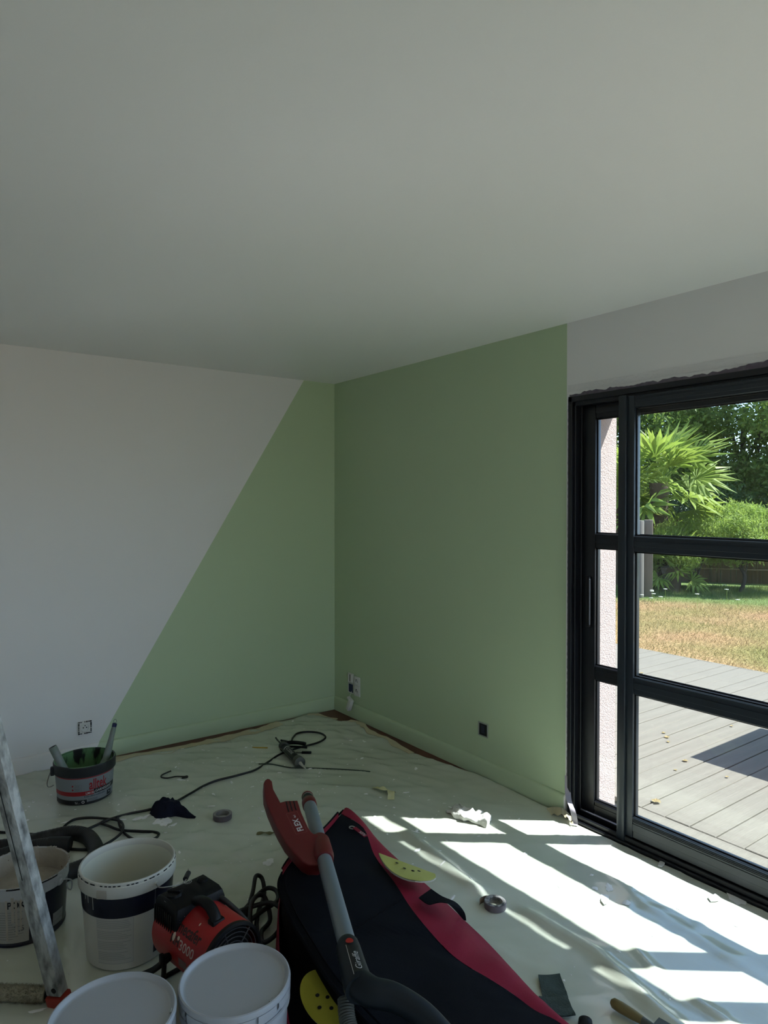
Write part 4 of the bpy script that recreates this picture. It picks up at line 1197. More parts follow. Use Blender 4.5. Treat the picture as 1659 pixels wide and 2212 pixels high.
# ---- abrasive discs
M_abr = mat('yellow green abrasive paper', (0.40, 0.40, 0.085), 0.8, var=(9, .7, (0.47, .47, .16)), splat=(7, .02, (.50, .50, .28)))
M_abr2 = mat('yellow abrasive paper', (0.33, 0.31, 0.022), 0.8, var=(9, .7, (0.38, .36, .04)))
M_felt = mat('pale velcro backing', (.42, .41, .34), .9)
hd = thing('sanding_disc', 'yellow green half disc of abrasive paper with four holes on the red bag side', 'sanding disc', (-1.16, -2.33, .15))
D1 = [(-1.199, -2.202), (-1.131, -2.300), (-1.064, -2.395), (-1.082, -2.420), (-1.106, -2.434), (-1.130, -2.443), (-1.155, -2.446), (-1.180, -2.445), (-1.201, -2.439), (-1.218, -2.420), (-1.229, -2.395), (-1.236, -2.365), (-1.237, -2.336), (-1.232, -2.295), (-1.222, -2.256), (-1.210, -2.225)]
hole_c = [(-1.177, -2.295), (-1.176, -2.342), (-1.152, -2.365), (-1.125, -2.369)]
D1M = Matrix.Translation(V(0.004, -0.028, .178))
tilt = lambda p: V(p.x, p.y, p.z - .30 * max(0, p.x + 1.20) + .10 * (p.y + 2.3) * .2)
MB().prism(D1, -.0012, 0.0, 0, 1, D1M).fn(tilt).build('grit_face', M_abr, hd, smooth=False, world=True)
MB().prism([(x - .003, y - .004) for x, y in D1], -.006, -.0016, 0, 1, D1M).fn(tilt).build('backing', M_felt, hd, smooth=False, world=True)
for c_ in hole_c:
    MB().lathe([(.0065, 0.0006), (.0001, .0006)], 16, Matrix.Translation(V(c_[0] + .004, c_[1] - .028, .178))).fn(tilt).build('dust_hole', M_dark, hd, world=True)
d2 = thing('sanding_disc', 'curled yellow abrasive disc tucked under the sander neck', 'sanding disc', (-1.77, -2.74, .14))
def disc2(p):
    x, y = p.x, p.y
    z = .165 + .10 * (x + 1.77) + 2.6 * (max(0, x + 1.752)) ** 2 * 1.6 + .12 * (y + 2.74) + p.z
    return V(x, y, z)
cx_, cy_, rr = -1.770, -2.785, .118
g2 = MB(); NR, NA = 6, 40
vs2 = [V(cx_, cy_, 0)]
for i in range(1, NR + 1):
    for k in range(NA):
        a = 2 * PI * k / NA
        vs2.append(V(cx_ + .62 * rr * i / NR * math.cos(a), cy_ + rr * i / NR * math.sin(a), 0))
fs2 = [(0, 1 + k, 1 + (k + 1) % NA) for k in range(NA)]
for i in range(NR - 1):
    for k in range(NA):
        fs2.append((1 + i * NA + k, 1 + (i + 1) * NA + k, 1 + (i + 1) * NA + (k + 1) % NA, 1 + i * NA + (k + 1) % NA))
g2.add(vs2, fs2); g2.fn(disc2).build('grit_face', M_abr2, d2, world=True)
g3 = MB(); g3.add([v + V(.002, .002, -.004) for v in vs2], fs2); g3.fn(disc2).build('backing', M_felt, d2, world=True)
for (hx_, hy_) in ((-1.792, -2.752), (-1.772, -2.775), (-1.782, -2.812), (-1.808, -2.79)):
    MB().lathe([(.0060, 0.0008), (.0001, .0008)], 14, Matrix.Translation(V(hx_, hy_, 0))).fn(disc2).build('dust_hole', M_dark, d2, world=True)

# ================================================================== ladder
M_lad = mat('aluminium smeared with white filler', (0.10, 0.105, 0.10), 0.6, metal=.1, var=(34, .30, (0.46, .48, .46), .47), aniso=(1, 1, .45), bump=(90, .6), splat=(13, .0, (.58, .60, .58)))
M_ladred = mat('red rubber foot', (0.26, 0.022, 0.012), .5)
lad = thing('step_ladder', 'paint smeared aluminium step ladder with red rubber feet', 'ladder', (-2.365, -2.12, GZ))
F0, F1 = V(-2.366, -2.115, .045), V(-2.668, -2.10, 1.55)
def rail(a, b, w_, t_, rot):
    d = (b - a).normalized()
    s = V(math.cos(rot), math.sin(rot), 0); s = (s - d * s.dot(d)).normalized()
    q = d.cross(s)
    M = Matrix(((s.x, q.x, d.x, a.x), (s.y, q.y, d.y, a.y), (s.z, q.z, d.z, a.z), (0, 0, 0, 1)))
    return M, (b - a).length
RM, RL = rail(F0, F1, 0, 0, math.radians(-52))
MB().bbox((-.027, -.018, 0), (.027, .018, RL), .003, 2, RM).build('rear_rail', M_lad, lad, angle=30, world=True)
MB().box((-.0075, -.0187, .40), (-.0050, -.0175, .72), RM).build('rail_slot', M_dark, lad, smooth=False, world=True)
MB().lathe([(.0085, 0), (.0085, .002), (.0001, .0022)], 14, RM @ Matrix.Translation(V(.008, -.0179, .022)) @ Matrix.Rotation(PI / 2, 4, 'X')).build('rivet', M_dark, lad, world=True)
MB().bbox((-.032, -.023, -.042), (.032, .023, -.004), .005, 2, RM).build('foot', M_ladred, lad, angle=30, world=True)
for y in (-2.10, -2.56):
    a, b = V(-3.33, y, .04), V(-2.70, y, 1.56)
    M2, L2 = rail(a, b, 0, 0, 0)
    MB().bbox((-.03, -.0125, 0), (.03, .0125, L2), .003, 2, M2).build('front_rail', M_lad, lad, angle=30, world=True)
    MB().bbox((-.034, -.017, -.036), (.034, .017, .012), .005, 2, M2).build('foot', M_ladred, lad, angle=30, world=True)
for k in range(5):
    t = .16 + .17 * k
    x, z = -3.33 + .63 * t, .04 + 1.52 * t
    MB().bbox((x - .045, -2.55, z - .012), (x + .045, -2.11, z + .012), .004, 2).build('tread', M_lad, lad, angle=30, world=True)
MB().bbox((-2.84, -2.58, 1.545), (-2.60, -2.08, 1.585), .008, 2).build('platform', M_lad, lad, angle=30, world=True)

# ---- fluffy roller sleeve under the ladder
M_fluff = mat('cream lambskin', (.36, .34, .24), .95, spec=.1, var=(30, .7, (.26, .24, .17)))
sleeve = thing('roller_sleeve', 'fluffy cream paint roller sleeve lying under the ladder', 'paint roller', (-2.46, -2.0, .01))
sa, sb = V(-2.565, -1.945, .030), V(-2.392, -2.078, .028)
core = [sa.lerp(sb, k / 20) for k in range(21)]
fl = MB().tube(core, [.023] * 21, 28)
fl.fn(lambda p: p + V(1, 1, 1) * 0 + (p - (sa + (sb - sa).normalized() * (p - sa).dot((sb - sa).normalized()))) * (.12 * noise.noise(p * 90) + .08 * noise.noise(p * 40)))
fl.build('pile', M_fluff, sleeve, angle=80, world=True)
tuft = MB(); rd = random.Random(4)
ax_ = (sb - sa).normalized(); o1 = ax_.orthogonal().normalized(); o2 = ax_.cross(o1)
for k in range(2600):
    p = sa.lerp(sb, rd.random()); a = rd.uniform(0, 2 * PI)
    n_ = o1 * math.cos(a) + o2 * math.sin(a)
    b0 = p + n_ * .022; tp = p + n_ * rd.uniform(.026, .032) + ax_ * rd.uniform(-.006, .006)
    sd = n_.cross(ax_) * .0012
    tuft.add([b0 + sd, b0 - sd, tp], [(0, 1, 2)])
tuft.build('tufts', M_fluff, sleeve, smooth=False, world=True)['kind'] = 'stuff'
MB().tube([sb + ax_ * -.002, sb + ax_ * .012], .014, 14).build('core_end', M_dark, sleeve, world=True)

# ================================================================== leads, hose, small things
def lay(pts, r):
    """lets a lead lie on the sheet: (x, y[, lift])"""
    return [V(p[0], p[1], sheet_h(p[0], p[1]) + r + (p[2] if len(p) > 2 else 0)) for p in pts]
M_cable = mat('black rubber lead', (0.010, 0.011, 0.011), .45)
ca = [(-0.717, -0.475, .02), (-0.66, -0.505, .01), (-0.600, -0.43), (-0.53, -0.365), (-0.45, -0.365), (-0.40, -0.44), (-0.41, -0.535), (-0.486, -0.581), (-0.603, -0.601), (-0.69, -0.60), (-0.813, -0.645), (-0.917, -0.699), (-1.042, -0.767), (-1.167, -0.784), (-1.276, -0.776),
      (-1.368, -0.802), (-1.474, -0.872), (-1.60, -0.93), (-1.723, -0.927), (-1.801, -0.908), (-1.88, -0.906), (-1.945, -0.935), (-1.925, -1.0, .008), (-1.887, -1.056), (-1.818, -1.118), (-1.765, -1.175), (-1.752, -1.215), (-1.79, -1.238), (-1.852, -1.199), (-1.878, -1.12), (-1.882, -1.03, .01),
      (-1.872, -0.95, .012), (-1.912, -0.948, .012), (-1.989, -0.952), (-2.102, -0.985), (-2.14, -0.94), (-2.097, -0.86), (-2.046, -0.821), (-1.984, -0.836), (-1.93, -0.90, .01), (-1.87, -1.0, .014), (-1.90, -1.12, .01), (-2.0, -1.17), (-2.08, -1.16), (-2.19, -1.03), (-2.20, -0.90), (-2.30, -0.80), (-2.5, -0.62)]
cab = MB().tube(catmull(lay(ca, .0062), 7), .0062, 9)
tag(cab.build('extension_lead', M_cable, at=(-1.2, -0.78, 0.01)), 'black rubber lead running from the sealant gun past the navy rag', 'cable')
cord = MB().tube(catmull(lay([(-0.985, -0.705), (-0.93, -0.76), (-0.86, -0.86), (-0.80, -0.92), (-0.70, -1.0), (-0.60, -1.09), (-0.503, -1.189)], .003), 6), .0032, 7)
tag(cord.build('string', mat('dark green string', (.03, .045, .03), .7), at=(-0.75, -0.95, 0.005)), 'thin dark string lying straight across the dust sheet', 'string')
M_hose = mat('black ribbed vacuum hose', (0.0085, 0.009, 0.0095), .5)
hp = catmull([(-2.55, -0.90, .03), (-2.40, -0.94, .03), (-2.303, -0.965, .03), (-2.199, -0.975, .031), (-2.101, -0.990, .031), (-2.045, -1.055, .03), (-2.033, -1.15, .03), (-2.045, -1.25, .03), (-2.095, -1.33, .03), (-2.17, -1.352, .03), (-2.25, -1.36, .03), (-2.5, -1.30, .03)], 26)
hose = thing('vacuum_hose', 'thick black ribbed vacuum hose curving behind the navy bucket', 'hose', (-2.15, -1.1, .005))
MB().tube(hp, [.0335 + .0006 * math.sin(i * 1.55) for i in range(len(hp))], 18).build('hose_wall', M_hose, hose, world=True)
hp2 = catmull([(-2.55, -1.04, .032), (-2.38, -1.035, .034), (-2.30, -1.045, .04), (-2.23, -1.07, .045), (-2.165, -1.10, .042), (-2.125, -1.125, .040)], 24)
MB().tube(hp2, [.0305 + .0012 * math.sin(i * 2.1) if i < 80 else .034 for i in range(len(hp2))], 18).build('hose_cuff', M_hose, hose, world=True)

# ---- rag
M_rag = mat('navy cotton rag', (0.009, 0.011, 0.022), .9, spec=.12)
rag = MB()
NRR, NAA = 16, 56
rv = [V(0, 0, .055)]
for i in range(1, NRR + 1):
    for k in range(NAA):
        a = 2 * PI * k / NAA
        t = i / NRR
        R0 = .088 * (1 + .22 * noise.noise(V(math.cos(a) * 1.3, math.sin(a) * 1.3, .4)) + .10 * noise.noise(V(math.cos(a) * 4, math.sin(a) * 4, 2)))
        d_e = abs((a - math.radians(-62) + PI) % (2 * PI) - PI)
        R0 += .10 * math.exp(-(d_e / .22) ** 2)
        rad_ = R0 * t
        x, y = rad_ * math.cos(a), rad_ * math.sin(a)
        z = .052 * (1 - t ** 3.2) * (1 - .45 * math.exp(-(d_e / .3) ** 2) * t)
        rg = 1 - abs(noise.noise(V(x * 17 + 3, y * 17, 3)))
        rg2 = 1 - abs(noise.noise(V(x * 34, y * 30 + 2, 5)))
        z += (.042 * (rg - .72) + .022 * (rg2 - .72)) * (1 - t ** 5) + .012 * noise.noise(V(x * 13, y * 13, 9))
        rv.append(V(x, y, max(.001, z)))
rf = [(0, 1 + k, 1 + (k + 1) % NAA) for k in range(NAA)]
for i in range(NRR - 1):
    for k in range(NAA):
        rf.append((1 + i * NAA + k, 1 + (i + 1) * NAA + k, 1 + (i + 1) * NAA + (k + 1) % NAA, 1 + i * NAA + (k + 1) % NAA))
rag.add(rv, rf)
ro_ = rag.build('rag', M_rag, angle=50)
ro_.location = (-1.628, -0.985, .006); tag(ro_, 'crumpled navy cotton rag lying on the black lead', 'rag')

# ---- tape rolls
M_tapegrey = mat('mauve grey adhesive tape', (0.135, 0.115, 0.125), .45)
M_tapecore = mat('tape side', (0.19, 0.18, 0.175), .6, var=(40, .5, (.3, .29, .28)))
def tape_roll(label, x, y, R, r, h, mcore, loose=False):
    z = sheet_h(x, y)
    o = thing('tape_roll', label, 'tape', (x, y, z + .001), face_cam(x, y))
    MB().lathe([(R - .002, 0), (R, .001), (R, h - .001), (R - .002, h)], 44).build('tape_surface', M_tapegrey, o, angle=30)
    MB().lathe([(R - .002, h), (r + .001, h - .0008)], 44).build('side', mcore, o)
    MB().lathe([(r + .001, h - .0008), (r, h - .002), (r, .002), (r + .001, 0)], 44).build('core', mcore, o, angle=30)
    if loose:
        p = [V(-R * .70, R * .72, 0), V(-R * .95, R * .62, 0), V(-R * 1.18, R * .42, 0), V(-R * 1.36, R * .16, 0), V(-R * 1.40, -R * .02, 0)]
        p = catmull(p, 5)
        MB().ribbon(p, [q + V(0, 0, h) for q in p], .0008).build('loose_end', mat('brown tape underside', (.22, .17, .12), .6), o, recalc=True)
    return o
tape_roll('grey tape roll lying flat on the sheet beside the navy rag', -1.435, -1.222, .047, .032, .026, M_tapecore)
tape_roll('mauve tape roll with loose end in the strip of sun by the bag', -0.874, -2.567, .043, .028, .025, mat('white printed tape side', (.42, .41, .40), .6, var=(60, .2, (.10, .10, .10))), True)

# ---- sealant gun
sg = thing('sealant_gun', 'sealant gun loaded with a black cartridge and white nozzle', 'sealant gun', (-0.76, -0.75, .006))
ga, gb = V(-0.735, -0.50, .036), V(-0.812, -0.955, .034)
gd_ = (gb - ga).normalized()
gs = gd_.cross(V(0, 0, 1)).normalized()
MB().tube([ga + gd_ * t for t in (.10, .105, .330, .335)], [.022, .0245, .0245, .022], 20).build('cartridge', M_black, sg, world=True)
MB().tube([ga + gd_ * t for t in (.148, .158)], .0249, 20, cap=False).build('label_band', M_whiteprint, sg, world=True)
text_mesh('SILICONE', .024, .0004).fn(lambda p: ga + gd_ * (.175 + p.x) + (V(0, 0, 1) * math.cos((p.y - .006) / .025 - .5) + gs * math.sin((p.y - .006) / .025 - .5) * -1) * .0252).build('lettering', M_whiteprint, sg, world=True)
M_gun = mat('grubby grey steel', (.085, .088, .075), .5, metal=.4, splat=(40, .1, (.4, .4, .36)))
for s in (-1, 1):
    MB().tube([ga + gd_ * .08 + gs * s * .027, ga + gd_ * .385 + gs * s * .027], .0045, 8).build('cradle_rod', M_gun, sg, world=True)
MB().tube([ga + gd_ * .335, ga + gd_ * .355, ga + gd_ * .385, ga + gd_ * .39], [.031, .034, .034, .020], 18).build('front_ring', M_gun, sg, world=True)
MB().tube([ga + gd_ * .06, ga + gd_ * .10], [.028, .031], 18).build('rear_plate', M_gun, sg, world=True)
MB().tube([ga + gd_ * .388, ga + gd_ * .405, ga + gd_ * .485], [.011, .009, .0035], 12).build('nozzle', M_whitepl, sg, world=True)
MB().tube(catmull([ga + gd_ * .07, ga + gd_ * .0 + gs * .0, ga - gd_ * .05, ga - gd_ * .085 + V(0, 0, .004)], 5), .0055, 8).build('plunger_rod', M_gun, sg, world=True)
MB().tube(catmull([ga + gd_ * .06 + gs * -.01, ga + gd_ * .03 - gs * .05, ga + gd_ * .055 - gs * .10, ga + gd_ * .10 - gs * .14], 6), [.013, .013, .013, .0135, .0135, .0135, .013, .012, .012, .012, .012, .012, .012, .012, .012, .012, .012, .011, .010][:19], 12).build('grip', M_hblack, sg, world=True)
MB().tube(catmull([ga + gd_ * .095 - gs * .02, ga + gd_ * .12 - gs * .07, ga + gd_ * .165 - gs * .125], 6), .007, 10).build('trigger', M_hblack, sg, world=True)
tag(MB().bbox((-.05, -.0035, 0), (.05, .0035, .007), .001, 1, Matrix.Rotation(math.radians(140), 4, 'Z')).build('pencil', mat('yellow lacquer', (.42, .27, .03), .4), at=(0, 0, 0)), 'short yellow pencil lying next to the sealant gun', 'pencil').location = (-0.853, -0.452, sheet_h(-0.853, -0.452) + .002)
kn = thing('utility_knife', 'small black utility knife beside the sealant cartridge', 'knife', (-0.665, -0.725, sheet_h(-.665, -.725) + .001), math.radians(-38))
MB().bbox((-.032, -.009, 0), (.03, .009, .014), .004, 2).build('body', M_hblack, kn)
MB().bbox((-.068, -.008, .004), (-.030, .008, .007), .001, 1).build('blade_guard', M_gun, kn)

# ---- bent wire hook, scraps of tape
wk = MB().tube(catmull(lay([(-1.448, -0.497), (-1.475, -0.505), (-1.508, -0.515), (-1.520, -0.55), (-1.497, -0.582), (-1.455, -0.60), (-1.415, -0.618), (-1.395, -0.618), (-1.405, -0.640), (-1.432, -0.632)], .004), 6), .0042, 8)
tag(wk.build('wire_hook', mat('dull dark wire', (.035, .036, .03), .5, metal=.3), at=(-1.46, -0.56, .008)), 'bent dark wire hook lying in front of the paint tub', 'hook')
M_mask = mat('yellow masking tape', (.60, .58, .28), .7, var=(30, .6, (.66, .64, .38)))
def scrap(label, pts, w_, m=M_mask, name='tape_scrap', lift=.004):
    P = catmull([(x, y, sheet_h(x, y) + lift + z) for x, y, z in pts], 6)
    A, B = [], []
    for i, p in enumerate(P):
        t = (P[min(i + 1, len(P) - 1)] - P[max(i - 1, 0)]); t.z = 0; t.normalize()
        s = V(-t.y, t.x, .25 * math.sin(i * .7)) * w_ * .5
        A.append(p + s); B.append(p - s)
    at = (pts[0][0], pts[0][1], sheet_h(pts[0][0], pts[0][1]))
    o = MB().ribbon(A, B, .0007).build(name, m, at=at, recalc=True)
    return tag(o, label, 'tape scrap')
scrap('yellow tape scrap curled like a hook on the sheet', [(-0.612, -1.39, .0), (-0.625, -1.425, .012), (-0.600, -1.46, .016), (-0.575, -1.475, .002)], .032)
scrap('pointed yellow tape scrap with a twisted tail', [(-0.63, -1.56, .0), (-0.605, -1.53, .012), (-0.590, -1.505, .016), (-0.565, -1.50, .004)], .036)
scrap('tiny twisted olive tape scrap near the red sander handle', [(-1.375, -1.485, .0), (-1.345, -1.505, .008), (-1.32, -1.52, .004), (-1.30, -1.53, .006)], .022, mat('olive tape', (.13, .12, .05), .7))

# ---- white cotton work glove
M_glove = mat('white cotton', (.60, .60, .55), .9, spec=.15, bump=(120, .3))
gl = MB()
gp = catmull([(-0.475, -1.885, .03), (-0.462, -1.93, .038), (-0.448, -1.98, .036), (-0.425, -2.03, .030), (-0.405, -2.065, .026)], 6)
gl.tube(gp, [.020, .026, .031, .035, .038, .040, .041, .042, .042, .041, .040, .038, .035, .033, .031, .030, .030, .031, .033, .034, .036, .038, .040, .042, .044][:len(gp)], 22)
for (pts, r) in (([(-0.462, -1.90, .035), (-0.478, -1.865, .03), (-0.470, -1.835, .018)], .012), ([(-0.446, -1.905, .045), (-0.450, -1.868, .04), (-0.440, -1.84, .022)], .012),
                 ([(-0.430, -1.92, .045), (-0.425, -1.885, .048), (-0.412, -1.862, .028)], .012), ([(-0.418, -1.95, .038), (-0.400, -1.92, .040), (-0.385, -1.905, .022)], .0115), ([(-0.42, -1.99, .04), (-0.388, -1.985, .045), (-0.368, -1.962, .025)], .013)):
    P = catmull(pts, 5); gl.tube(P, [r * (1.15 - .3 * k / len(P)) for k in range(len(P))], 12)
gl.fn(lambda p: V(p.x + .014 * noise.noise(p * 26), p.y + .012 * noise.noise(p * 28 + V(3, 3, 3)), max(.008, (p.z - .004) * .72 + .020 * noise.noise(p * 27 + V(7, 1, 2)) + .008 * noise.noise(p * 60))))
tag(gl.build('work_glove', M_glove, at=(-0.44, -1.95, .008), angle=70), 'crumpled white cotton work glove at the edge of the sunlight', 'glove')

# ---- dark green paper squares
M_gpaper = mat('dark green abrasive pad', (.040, .062, .052), .85, bump=(200, .4))
def pad(label, quad, lift):
    n_ = 10; vs_ = []
    for j in range(n_ + 1):
        for i in range(n_ + 1):
            u, v = i / n_, j / n_
            a = Vector((*quad[0], 0)).lerp(Vector((*quad[1], 0)), u); b = Vector((*quad[3], 0)).lerp(Vector((*quad[2], 0)), u)
            p = a.lerp(b, v); p.z = sheet_h(p.x, p.y) + lift + .004 * (noise.noise(p * 25) + .4) + .006 * abs(u - .5) ** 2
            vs_.append(p)
    m = MB().add(vs_, [(j * (n_ + 1) + i, j * (n_ + 1) + i + 1, (j + 1) * (n_ + 1) + i + 1, (j + 1) * (n_ + 1) + i) for j in range(n_) for i in range(n_)])
    m2 = [v + V(0, 0, .003) for v in vs_]
    m.add(m2, [(j * (n_ + 1) + i, j * (n_ + 1) + i + 1, (j + 1) * (n_ + 1) + i + 1, (j + 1) * (n_ + 1) + i) for j in range(n_) for i in range(n_)])
    return tag(m.build('abrasive_pad', M_gpaper, at=(quad[0][0], quad[0][1], sheet_h(*quad[0])), angle=60), label, 'abrasive pad')
pad('dark green abrasive pad lying flat by the red bag edge', [(-1.046, -2.934), (-0.985, -2.975), (-1.050, -3.062), (-1.113, -3.010)], .004)
pad('dark green abrasive pad half under the bag, creased corner', [(-1.128, -3.006), (-1.056, -3.063), (-1.10, -3.13), (-1.165, -3.085)], .010)

# ---- scraper handle at the bottom, dark knob next to the bag
sc_ = thing('filling_knife', 'filling knife with worn wooden handle lying on the sheet', 'filling knife', (-0.95, -3.2, .012), 0)
ka, kb = V(-0.968, -3.165, .027), V(-0.955, -3.275, .024)
kd = (kb - ka).normalized()
MB().tube([ka + kd * t for t in (0, .006, .03, .07, .10)], [.010, .0150, .0165, .0150, .012], 16).build('handle', mat('worn olive wood', (.20, .16, .055), .5, var=(20, .5, (.13, .10, .04)), aniso=(1, .2, 1)), sc_, world=True)
MB().tube([ka + kd * t for t in (-.002, .004)], [.008, .0125], 16).build('end_cap', M_dark, sc_, world=True)
MB().tube([ka + kd * t for t in (.10, .14)], [.0118, .009], 14).build('ferrule', M_gun, sc_, world=True)
MB().bbox((-.045, .13, -.001), (.045, .26, .001), .0005, 1, Matrix.Translation(ka) @ Matrix.Rotation(math.atan2(-kd.x, kd.y), 4, 'Z')).build('blade', M_gun, sc_, world=True)
tag(MB().lathe([(.0001, 0), (.020, 0), (.022, .004), (.020, .018), (.014, .022), (.0001, .023)], 20).build('screw_cap', M_hblack, at=(0, 0, 0)), 'small black plastic cap by the near end of the bag', 'cap').location = (-1.100, -3.165, sheet_h(-1.100, -3.165) + .001)

# ---- masking tape peeling off the door frame
pe = catmull([(-0.006, -2.222, .20), (-0.010, -2.226, .165), (-0.022, -2.236, .128), (-0.045, -2.262, .10), (-0.066, -2.298, .078), (-0.070, -2.312, .050), (-0.070, -2.316, .020), (-.080, -2.322, .012)], 6)
tag(MB().ribbon([p + V(-.004, .012, .006) for p in pe], [p + V(.008, -.016, -.006) for p in pe], .0007).build('peeling_tape', mat('mauve white peeling tape', (.34, .31, .34), .6), at=(-.03, -2.25, .1), recalc=True), 'strip of tape peeling off the bottom of the door frame', 'tape')
pe2 = catmull([(-0.055, -2.135, .012), (-0.045, -2.175, .030), (-0.050, -2.225, .046), (-0.052, -2.262, .040), (-0.062, -2.30, .028)], 6)
A = [p + V(.012, .014, 0) for p in pe2]; B = [p + V(-.03, -.03, -.012 - .006 * math.sin(i)) for i, p in enumerate(pe2)]
tag(MB().ribbon(A, B, .001).build('kraft_strip', M_kraft, at=(-.05, -2.2, .01), recalc=True), 'crinkled kraft tape strip at the foot of the green wall', 'tape')
# ---- loose plaster chips near the threshold
for k, (x, y, s, a) in enumerate(((-0.065, -2.78, .016, .3), (-0.50, -2.80, .016, .9), (-0.13, -3.05, .02, .4), (-0.47, -1.93, .010, .2))):
    n_ = 7
    ol_ = [(s * (1 + .3 * math.sin(i * 2.3 + k)) * math.cos(2 * PI * i / n_) * 1.5, s * (1 + .3 * math.cos(i * 1.7 + k)) * math.sin(2 * PI * i / n_)) for i in range(n_)]
    c_ = MB().prism(ol_, 0, .004, .001, 1, Matrix.Rotation(a, 4, 'Z')).build('plaster_chip', M_chip, smooth=False)
    c_.location = (x, y, sheet_h(x, y) + .002)
    tag(c_, 'small white plaster chip lying on the sheet near the glass door', 'plaster chip', 'plaster chips on the sheet by the door')
# ================================================================== outside: deck, lawn, planting
def lin(px, D):
    """a spot on the ground seen past the door, D metres out along the room's diagonal"""
    k = (px - 829.5) / 1472.0
    return V(-2.798 + D * (.5925 + .8056 * k), -4.446 + D * (.8056 - .5925 * k), 0)
def lawn_mat():
    m = bpy.data.materials.new('dry summer lawn'); m.use_nodes = True
    n, l = m.node_tree.nodes, m.node_tree.links
    b = n['Principled BSDF']; b.inputs['Roughness'].default_value = .95; b.inputs['Specular IOR Level'].default_value = .1
    tc = n.new('ShaderNodeTexCoord')
    a = n.new('ShaderNodeTexNoise'); a.inputs['Scale'].default_value = .55; a.inputs['Detail'].default_value = 4
    c = n.new('ShaderNodeTexNoise'); c.inputs['Scale'].default_value = 26; c.inputs['Detail'].default_value = 6
    mp = n.new('ShaderNodeMapping'); mp.inputs['Scale'].default_value = (1, 1, 1)
    l.new(tc.outputs['Object'], a.inputs['Vector']); l.new(tc.outputs['Object'], c.inputs['Vector'])
    r1 = n.new('ShaderNodeValToRGB')
    r1.color_ramp.elements[0].position = .40; r1.color_ramp.elements[0].color = (*DRY, 1)
    r1.color_ramp.elements[1].position = .68; r1.color_ramp.elements[1].color = (*GRN, 1)
    l.new(a.outputs['Fac'], r1.inputs['Fac'])
    r2 = n.new('ShaderNodeValToRGB')
    r2.color_ramp.elements[0].position = .3; r2.color_ramp.elements[0].color = (.62, .58, .52, 1)
    r2.color_ramp.elements[1].position = .7; r2.color_ramp.elements[1].color = (1.25, 1.2, 1.15, 1)
    l.new(c.outputs['Fac'], r2.inputs['Fac'])
    mx = n.new('ShaderNodeMix'); mx.data_type = 'RGBA'; mx.blend_type = 'MULTIPLY'; mx.inputs['Factor'].default_value = 1
    l.new(r1.outputs[0], mx.inputs['A']); l.new(r2.outputs[0], mx.inputs['B'])
    # greener belt along the planting (x + 0.67 y grows towards the fence)
    sp = n.new('ShaderNodeSeparateXYZ'); l.new(tc.outputs['Object'], sp.inputs[0])
    ma = n.new('ShaderNodeMath'); ma.operation = 'MULTIPLY_ADD'; l.new(sp.outputs['Y'], ma.inputs[0]); ma.inputs[1].default_value = .67; l.new(sp.outputs['X'], ma.inputs[2])
    mr = n.new('ShaderNodeMapRange'); mr.inputs['From Min'].default_value = 9.2; mr.inputs['From Max'].default_value = 10.4; l.new(ma.outputs[0], mr.inputs['Value'])
    m2 = n.new('ShaderNodeMix'); m2.data_type = 'RGBA'; l.new(mr.outputs[0], m2.inputs['Factor']); l.new(mx.outputs['Result'], m2.inputs['A']); m2.inputs['B'].default_value = (*GRN2, 1)
    l.new(m2.outputs['Result'], b.inputs['Base Color'])
    bp = n.new('ShaderNodeBump'); bp.inputs['Strength'].default_value = .8; bp.inputs['Distance'].default_value = .05
    l.new(c.outputs['Fac'], bp.inputs['Height']); l.new(bp.outputs[0], b.inputs['Normal'])
    return m
DRY, GRN, GRN2 = (.36, .225, .125), (.205, .19, .07), (.125, .18, .06)
struct(MB().box((-40, -45, -.5), (60, 45, -.155)).build('lawn', lawn_mat(), smooth=False), 'sun dried lawn beyond the deck')

# deck
M_wood = mat('weathered grey decking', (0.150, 0.132, 0.106), .8, spec=.2, var=(5, .7, (0.205, .180, .145)), aniso=(.25, 4, 1), bump=(30, .25), splat=(9, -.05, (.33, .31, .26)))
deck = bpy.data.objects.new('deck', None); COL.objects.link(deck); deck.location = (0.48, -2.3, -.05); deck['kind'] = 'structure'; deck['label'] = 'weathered grey timber deck outside the sliding door'
PM['deck'] = Matrix.Translation(V(0.48, -2.3, -.05))
pl_me = None
pw = .1365
for k in range(-26, 44):
    y = -2.327 + .003 + (k) * pw
    if pl_me is None:
        o = MB().bbox((0, 0.0035, -.028), (3.555, pw - .0035, 0), .003, 1).build('plank', M_wood, deck, angle=30)
        pl_me = o.data
    else:
        o = bpy.data.objects.new('plank', pl_me); COL.objects.link(o); o.parent = deck
    o.location = (0.005, y + 2.3, .0015 * math.sin(k * 2.1))
for (y0, y1) in ((-5.9, -2.26), ):
    MB().bbox((.165, y0, -.078), (.478, y1, -.05), .003, 1).build('border_plank', M_wood, deck, angle=30, world=True)
MB().bbox((4.04, -5.9, -.19), (4.062, 3.6, -.05), .003, 1).build('fascia_board', M_wood, deck, angle=30, world=True)
MB().box((0.36, -5.9, -.155), (4.03, 3.6, -.082)).build('joists', M_dark, deck, smooth=False, world=True)

